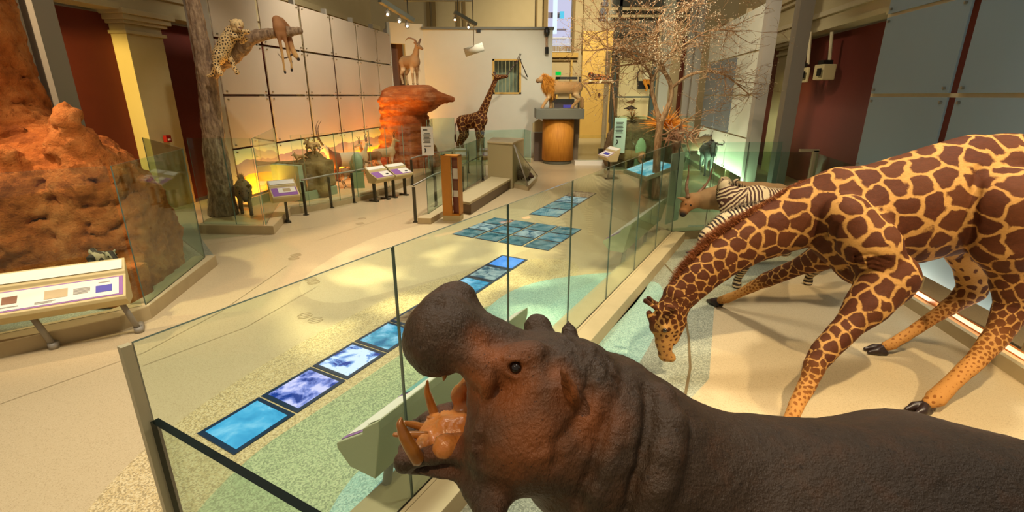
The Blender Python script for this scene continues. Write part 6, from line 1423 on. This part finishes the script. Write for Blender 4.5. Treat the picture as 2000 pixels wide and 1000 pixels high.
o = tw.build('twigs', [M['bark_pale'], plain('pale_bud', '#d9c3a0', .7)], tr_); tag(o, kind='stuff')

# rock bank and its plants behind the teal screen
M['bank'] = rockmat('brown_bank_rock', '#4a3a28', '#6c573c', '#8a7350', .8, 1.5)
F = Field((3.2, 18.9, .1), (8.2, 23.0, 2.8), .04)
F.chain([Q(1228, 285, 21.2, 44), Q(1262, 280, 21.2, 44), Q(1300, 300, 21.2, 40)], .3); F.ell(P(1240, 300, 21.2), (1.3, .9, 1.3), .3); F.cut(.15)
V, q = F.verts(); V = bump(V, F.grad(V), .08 * wob(V, 3, 1) + .04 * np.abs(wob(V, 9, 2))); tag(mesh_np('rock_bank', V, q, M['bank']), 'brown rock bank behind the tall teal glass screen', 'rock')
def spiky(px, py, Y, n, L, w, mat, lab, up=.8, nm='spiky_plant'):
    p = P(px, py, Y); rr = np.random.RandomState(int(px)); d = rr.normal(size=(n, 3)); d[:, 2] = np.abs(d[:, 2]) * up + .35; d /= np.linalg.norm(d, axis=1)[:, None]
    return tag(hairs(nm, np.tile(p, (n, 1)), d, L, w, mat, None, 3, .25, .1, 4), lab, 'plant')
M['aloe'] = plain('brownish_aloe', '#8a5a2a', .6, 0, '#5c4a20', 8); M['orange_leaf'] = plain('golden_leaf', '#d08a1e', .6, 0, '#a85c14', 8)
spiky(1234, 232, 20.8, 26, .5, .06, M['aloe'], 'spiky brown aloe on top of the rock bank'); spiky(1205, 236, 20.6, 12, .4, .05, M['aloe'], 'small spiky plant at the left end of the rock bank')
spiky(1300, 250, 19.6, 240, 1.0, .07, M['orange_leaf'], 'golden lit bush behind the thorn tree trunk', .5, 'golden_bush')
rr = np.random.RandomState(4); mb = MB()
for k in range(70):
    p = P(1326 + rr.normal() * 12, 268 + rr.normal() * 8, 18.0 + rr.uniform(-.5, .5)); d = unit(rr.normal(size=3) * np.array([1, .6, .9])); mb.tube([p, p + d * .22 + np.array([0, 0, .03]), p + d * .5], [.035, .025, .01], 6)
mb.tube([P(1315, 340, 18.2) * np.array([1, 1, 0]) + np.array([0, 0, .1]), P(1322, 262, 18)], [.12, .1], 8)
tag(mb.build('brush_pile', plain('red_brown_sticks', '#6e3820', .8, 0, '#a57a50', 6), None, True), 'tangle of red brown sticks beside the thorn tree', 'brush pile')
M['warthog'] = coat('tan_warthog_coat', '#9a7548', '#80603a', None, None, None)
quad('warthog', .75, .85, 'tan warthog standing below the rock bank behind teal glass', 'warthog', M['warthog'], (*V2(G(1236, 330, .15))[:2], .15), 2.6, [(.3, 0, .55, .17), (.42, 0, .52, .15)], ((.46, 0, .52), (.78, 0, .36)), .22, .2, .19, .055, .035, headr=(.13, .07), hoof=True)
mb = MB(); p = P(1252, 280, 20.0); mb.lathe((p[0], p[1], .15), [(.24, 0), (.2, .6), (.22, .9), (.16, 1.1), (.07, 1.22), (.01, 1.25)], 14, 1, .4); tag(mb.build('green_stone', plain('pale_green_stone', '#8fa078', .6), None, True), 'smooth pale green upright stone before the rock bank', 'stone')
# lit case with colobus monkey and birds
cy = 27.0; cs = empty('wall_case', P(1238, 235, cy), 'tall cream lit wall case with grey green frame holding a monkey and birds', 'display case')
mb = MB(); pbox(mb, 1203, 1275, 112, 260, cy + .9, .05); nn_ = N('lit_cream_back'); nn_.b.inputs['Emission Color'].default_value = hexc('#c9b070'); nn_.b.inputs['Emission Strength'].default_value = .25; mb.build('lit_back', nn_.fin('#c9b880', .6), cs)
mb = MB(); pbox(mb, 1196, 1203, 100, 262, cy, .3); pbox(mb, 1272, 1278, 100, 262, cy, .3); pbox(mb, 1203, 1272, 188, 191, cy, .3); pbox(mb, 1196, 1278, 100, 112, cy, .3); mb.build('frame', plain('dark_teal_frame', '#3f5148', .5), cs)
mb = MB(); pbox(mb, 1246, 1276, 158, 174, cy + .3, .3); mb.build('shelf_box', M['black'], cs)
F = Field(P(1240, 175, cy) + np.array([0, -.6, -.1]), P(1278, 130, cy) + np.array([0, .6, .2]), .02)
F.ell(P(1263, 149, cy - .1), (.24, .2, .30), .05); F.ell(P(1266, 160, cy - .25), (.13, .12, .12), .04); F.chain([Q(1258, 160, cy - .2, 3), Q(1264, 172, cy - .25, 2.4), Q(1262, 176, cy - .25, 2)], .03); F.chain([Q(1270, 160, cy - .2, 3), Q(1272, 170, cy - .3, 2.2)], .03)
V, q = F.verts(); n = N('colobus_coat'); c = n.mix(n.math('GREATER_THAN', n.sep(n.co(), 2), float(P(1263, 155, cy)[2])), '#d98a1c', '#e2d6a8'); M['colobus'] = n.fin(c, .8, 0, n.noise(60, 3), .5, .01)  # orange highlights painted into the lower part of the coat
mk = empty('colobus_monkey', P(1263, 165, cy - .1), 'cream monkey with painted orange highlights hunched on a black box in the lit case', 'monkey'); mesh_np('body', V, q, M['colobus'], mk); eye(mk, P(1263, 158, cy - .36), .02, None); eye(mk, P(1269, 158, cy - .36), .02, None)
mb = MB(); mb.tube([P(1246, 160, cy), P(1245, 145, cy), P(1250, 135, cy), P(1254, 142, cy)], .03, 6); mb.build('tail', M['horn'], mk, True)
def bird(px, py, Y, s, lab, m='aloe', rz=0.0):
    p = P(px, py, Y); mb = MB(); c, s_ = math.cos(rz), math.sin(rz); mb.ball(p, (.13 * s, .07 * s, .08 * s)); mb.ball(p + np.array([.1 * c * s, 0, .08 * s]), .05 * s); mb.tube([p + np.array([-.08 * c * s, 0, 0]), p + np.array([-.26 * c * s, 0, -.03 * s])], [.05 * s, .02 * s], 6); mb.tube([p + np.array([.14 * c * s, 0, .08 * s]), p + np.array([.19 * c * s, 0, .07 * s])], [.015 * s, .003], 5); mb.tube([p, p - np.array([0, 0, .16 * s])], .012, 5)
    return tag(mb.build('bird', M[m], None, True), lab, 'bird')
bird(1234, 199, cy, 1.1, 'topmost small dark bird perched in the lit case'); bird(1229, 211, cy, 1.1, 'lower small dark bird on the left in the lit case', 'horn'); bird(1235, 211, cy, 1.0, 'lower small dark bird on the right in the lit case', 'horn', 3.14)
for (x0, y0, x1, y1) in ((1231, 203, 1240, 203), (1225, 215, 1240, 215)):
    mb = MB(); pbox(mb, x0, x1, y0, y1 + 1.2, cy, .15); mb.build('perch', M['orange_wood'], cs)
# orange wild cat stretched on a branch above the glass
F = Field(P(1145, 170, 21) + np.array([0, -.5, -.1]), P(1202, 135, 21) + np.array([.1, .5, .3]), .02)
F.chain([Q(1156, 148, 21, 4), Q(1165, 150, 21, 5.5), Q(1180, 153, 21, 6), Q(1190, 155, 21, 5.5)], .05); F.ell(P(1154, 146, 20.95), (.12, .11, .10), .04); F.chain([Q(1160, 154, 20.9, 3), Q(1152, 158, 20.9, 2.5)], .03); F.chain([Q(1188, 156, 20.9, 3.6), Q(1197, 160, 20.9, 2.5)], .03); F.chain([Q(1175, 156, 20.9, 3), Q(1172, 161, 20.9, 2.4)], .03)
V, q = F.verts(); n = N('orange_cat_coat'); c = n.mix(n.math('GREATER_THAN', n.noise(7, 3), .52), '#b4641c', '#4a2610'); c = n.mix(n.math('LESS_THAN', n.sep(n.co(), 2), float(P(1170, 157, 21)[2])), c, '#ecdcae'); M['wildcat'] = n.fin(c, .8)
wc = empty('wild_cat', P(1176, 156, 21), 'orange and white wild cat stretched along a high branch', 'cat'); mesh_np('body', V, q, M['wildcat'], wc); eye(wc, P(1151, 145, 20.84), .018, None)
mb = MB(); mb.tube([P(1140, 163, 21.1), P(1170, 161, 21.1), P(1196, 163, 21.1), P(1202, 240, 21.4)], .04, 7); mb.tube([P(1186, 0, 21.3) * 1.0, P(1186, 100, 21.2), P(1186, 163, 21.1)], .03, 6); tag(mb.build('branch', M['bark_pale'], None, True), 'thin branch under the stretched orange wild cat', 'branch')
wcbr = P(1170, 161, 21.1)

# ---- ceiling tracks, lamps, projectors, signs
M['lamp_glow'] = emit('lamp_glow', '#fff0c8', 9)
def track(p0, p1, lamps, lab, w=.14):
    p0, p1 = np.array(p0), np.array(p1); t = empty('track_light', p0, lab, 'track light'); ax_ = unit(p1 - p0); sd_ = unit(np.cross(ax_, [0, 0, 1])); up_ = np.cross(sd_, ax_)
    mb = MB(); mb.box((p0 + p1) / 2, (np.linalg.norm(p1 - p0), w, w * .8), 0, (ax_, sd_, up_)); mb.build('channel', M['grey_green'], t)
    mb = MB()
    for f in (.15, .85): c = p0 * (1 - f) + p1 * f; mb.tube([c, c + np.array([0, 0, 2.5])], .015, 6)
    mb.build('hanger', M['dark_steel'], t)
    for f, d in lamps:
        c = p0 * (1 - f) + p1 * f - np.array([0, 0, w * .6]); d = unit(d); mb = MB(); mb.tube([c, c - np.array([0, 0, .06])], .02, 6); c2_ = c - np.array([0, 0, .12]); mb.tube([c2_ - d * .08, c2_ + d * .08], [.05, .065], 12); mb.build('lamp_head', M['steel'], t, True)
        mb = MB(); mb.tube([c2_ + d * .081, c2_ + d * .09], .032, 12); mb.build('lamp_bulb', M['lamp_glow'], t)
    return t
dn_c = lambda px, py, Y: unit(CAM - P(px, py, Y)) + np.array([0, 0, -.5])
track(P(742, 0, 14), P(806, 40, 15.0), [(.2, dn_c(750, 10, 14)), (.55, dn_c(770, 20, 14)), (.8, dn_c(790, 30, 14))], 'grey track with small bright lamps above the mountain sheep')
track(P(888, 24, 19), P(930, 48, 19.5), [(.0, dn_c(888, 30, 19)), (.62, dn_c(915, 50, 19))], 'grey track with two bright lamps before the white wall')
hp_ = empty('projector', P(925, 97, 21), 'pale tube projector hanging before the white wall', 'projector')
mb = MB(); a, b = P(908, 103, 21), P(944, 91, 21); mb.tube([a, b], .16, 14); mb.build('housing', M['white_wall'], hp_, True); mb = MB(); mb.tube([P(925, 95, 21), P(925, 60, 20.2), P(925, 47, 19.4)], .02, 6); mb.build('hanger', M['steel'], hp_)
mb = MB(); a = P(935, 61, 25.5); mb.box(a, (.18, .2, .12)); tag(mb.build('camera_unit', M['black']), 'small black unit on the wall top by the hanging tube projector', 'lamp')
kc = empty('wall_camera', P(1068, 70, 25.4), 'dark camera on a stalk at the right edge of the white wall', 'camera')
mb = MB(); mb.ball(P(1068, 62, 25.3), (.14, .14, .22)); mb.build('camera_head', M['black'], kc, True); mb = MB(); mb.tube([P(1068, 62, 25.4), P(1068, 95, 25.4)], .06, 8); mb.build('stalk', M['bark'], kc); mb = MB(); mb.tube([P(1068, 92, 25.3), P(1068, 105, 25.3)], .09, 8); mb.build('lower_lamp', M['black'], kc)
for k, (a, b) in enumerate(((1181, 9), (1177, 25), (1176, 38))):
    mb = MB(); p = P(a, b, 20); mb.box(p, (.24, .25, .14)); mb.box(p + np.array([0, 0, .1]), (.14, .14, .1)); mb.tube([p, p + np.array([0, 0, .32])], .02, 5); tag(mb.build('spot_lamp', M['black']), ['uppermost black spot lamp hanging left of the bare tree', 'middle black spot lamp hanging left of the bare tree', 'lowest black spot lamp hanging left of the bare tree'][k], 'lamp')
for (x0, y0, x1, y1, Y, lab) in ((1604, 125, 1636, 156, 16.2, 'beige projector hanging before the dark red wall'), (1572, 131, 1584, 161, 16.6, 'beige projector partly hidden by the grey post')):
    pj = empty('projector', P((x0 + x1) / 2, (y0 + y1) / 2, Y), lab, 'projector'); mb = MB(); pbox(mb, x0, x1, y0, y1, Y, .5); mb.build('housing', M['stand'], pj, bevel=.03)
    mb = MB(); pbox(mb, x0 - 3, x0 + 1, y0 + 8, y1 - 8, Y - .05, .2); pbox(mb, x0 + 4, x1 - 8, y0 - 8, y0 + 2, Y + .1, .3); mb.build('bracket', M['black'], pj)
    xm = (x0 + x1) / 2; mb = MB(); mb.tube([P(xm, y0 - 5, Y + .2), P(xm + 5, 62, Y + .2)], .05, 8); mb.build('pole', M['kerb_top'], pj)
mb = MB(); p = wallpt('l', 327, 271, -2.06 + .02 + 0); mb.box(p, (.1, .16, .18), WROT); al = tag(mb.build('fire_alarm', plain('fire_red', '#8e1410', .4)), 'small red fire alarm pull station on the cream column', 'fire alarm'); mb = MB(); mb.box(p + WX * .055 - np.array([0, 0, .02]), (.01, .08, .05), WROT); mb.build('pull_bar', M['paper'], al)
for (x0, y0, x1, y1, Y, lab) in ((1085, 140, 1096, 147, 37.5, 'green exit sign above the far doorway behind the lion'), (1338, 154, 1345, 161, 28.6, 'small green exit sign on the brown recess by the bare tree')):
    mb = MB(); pbox(mb, x0, x1, y0, y1, Y, .08); tag(mb.build('exit_sign', emit('exit_green', '#0fae3c', .9)), lab, 'exit sign')
mb = MB(); pbox(mb, 1078, 1122, 193, 200, 36, .3); pbox(mb, 1082, 1122, 200, 212, 36.5, .2, 1); pbox(mb, 1100, 1122, 205, 215, 36, .1, 2); tag(mb.build('far_counter', [M['black'], plain('grey_lilac_counter', '#8d8a94', .5), M['purple_dark']]), 'dark topped grey counter far behind the lion legs', 'counter')
mb = MB(); pbox(mb, 1180, 1184, 100, 330, 30, .1); pbox(mb, 1181, 1186, 195, 290, 29, .1); tag(mb.build('far_post', M['kerb_top']), 'thin pale post far behind the small label stand', 'post')
mb = MB(); p = V2(G(1158, 283)); mb.box((p[0] - .2, 26, .2), (.9, .3, .35)); tag(mb.build('far_bench', M['dark_steel']), 'low dark bench behind the clear glass by the pedestal', 'bench')
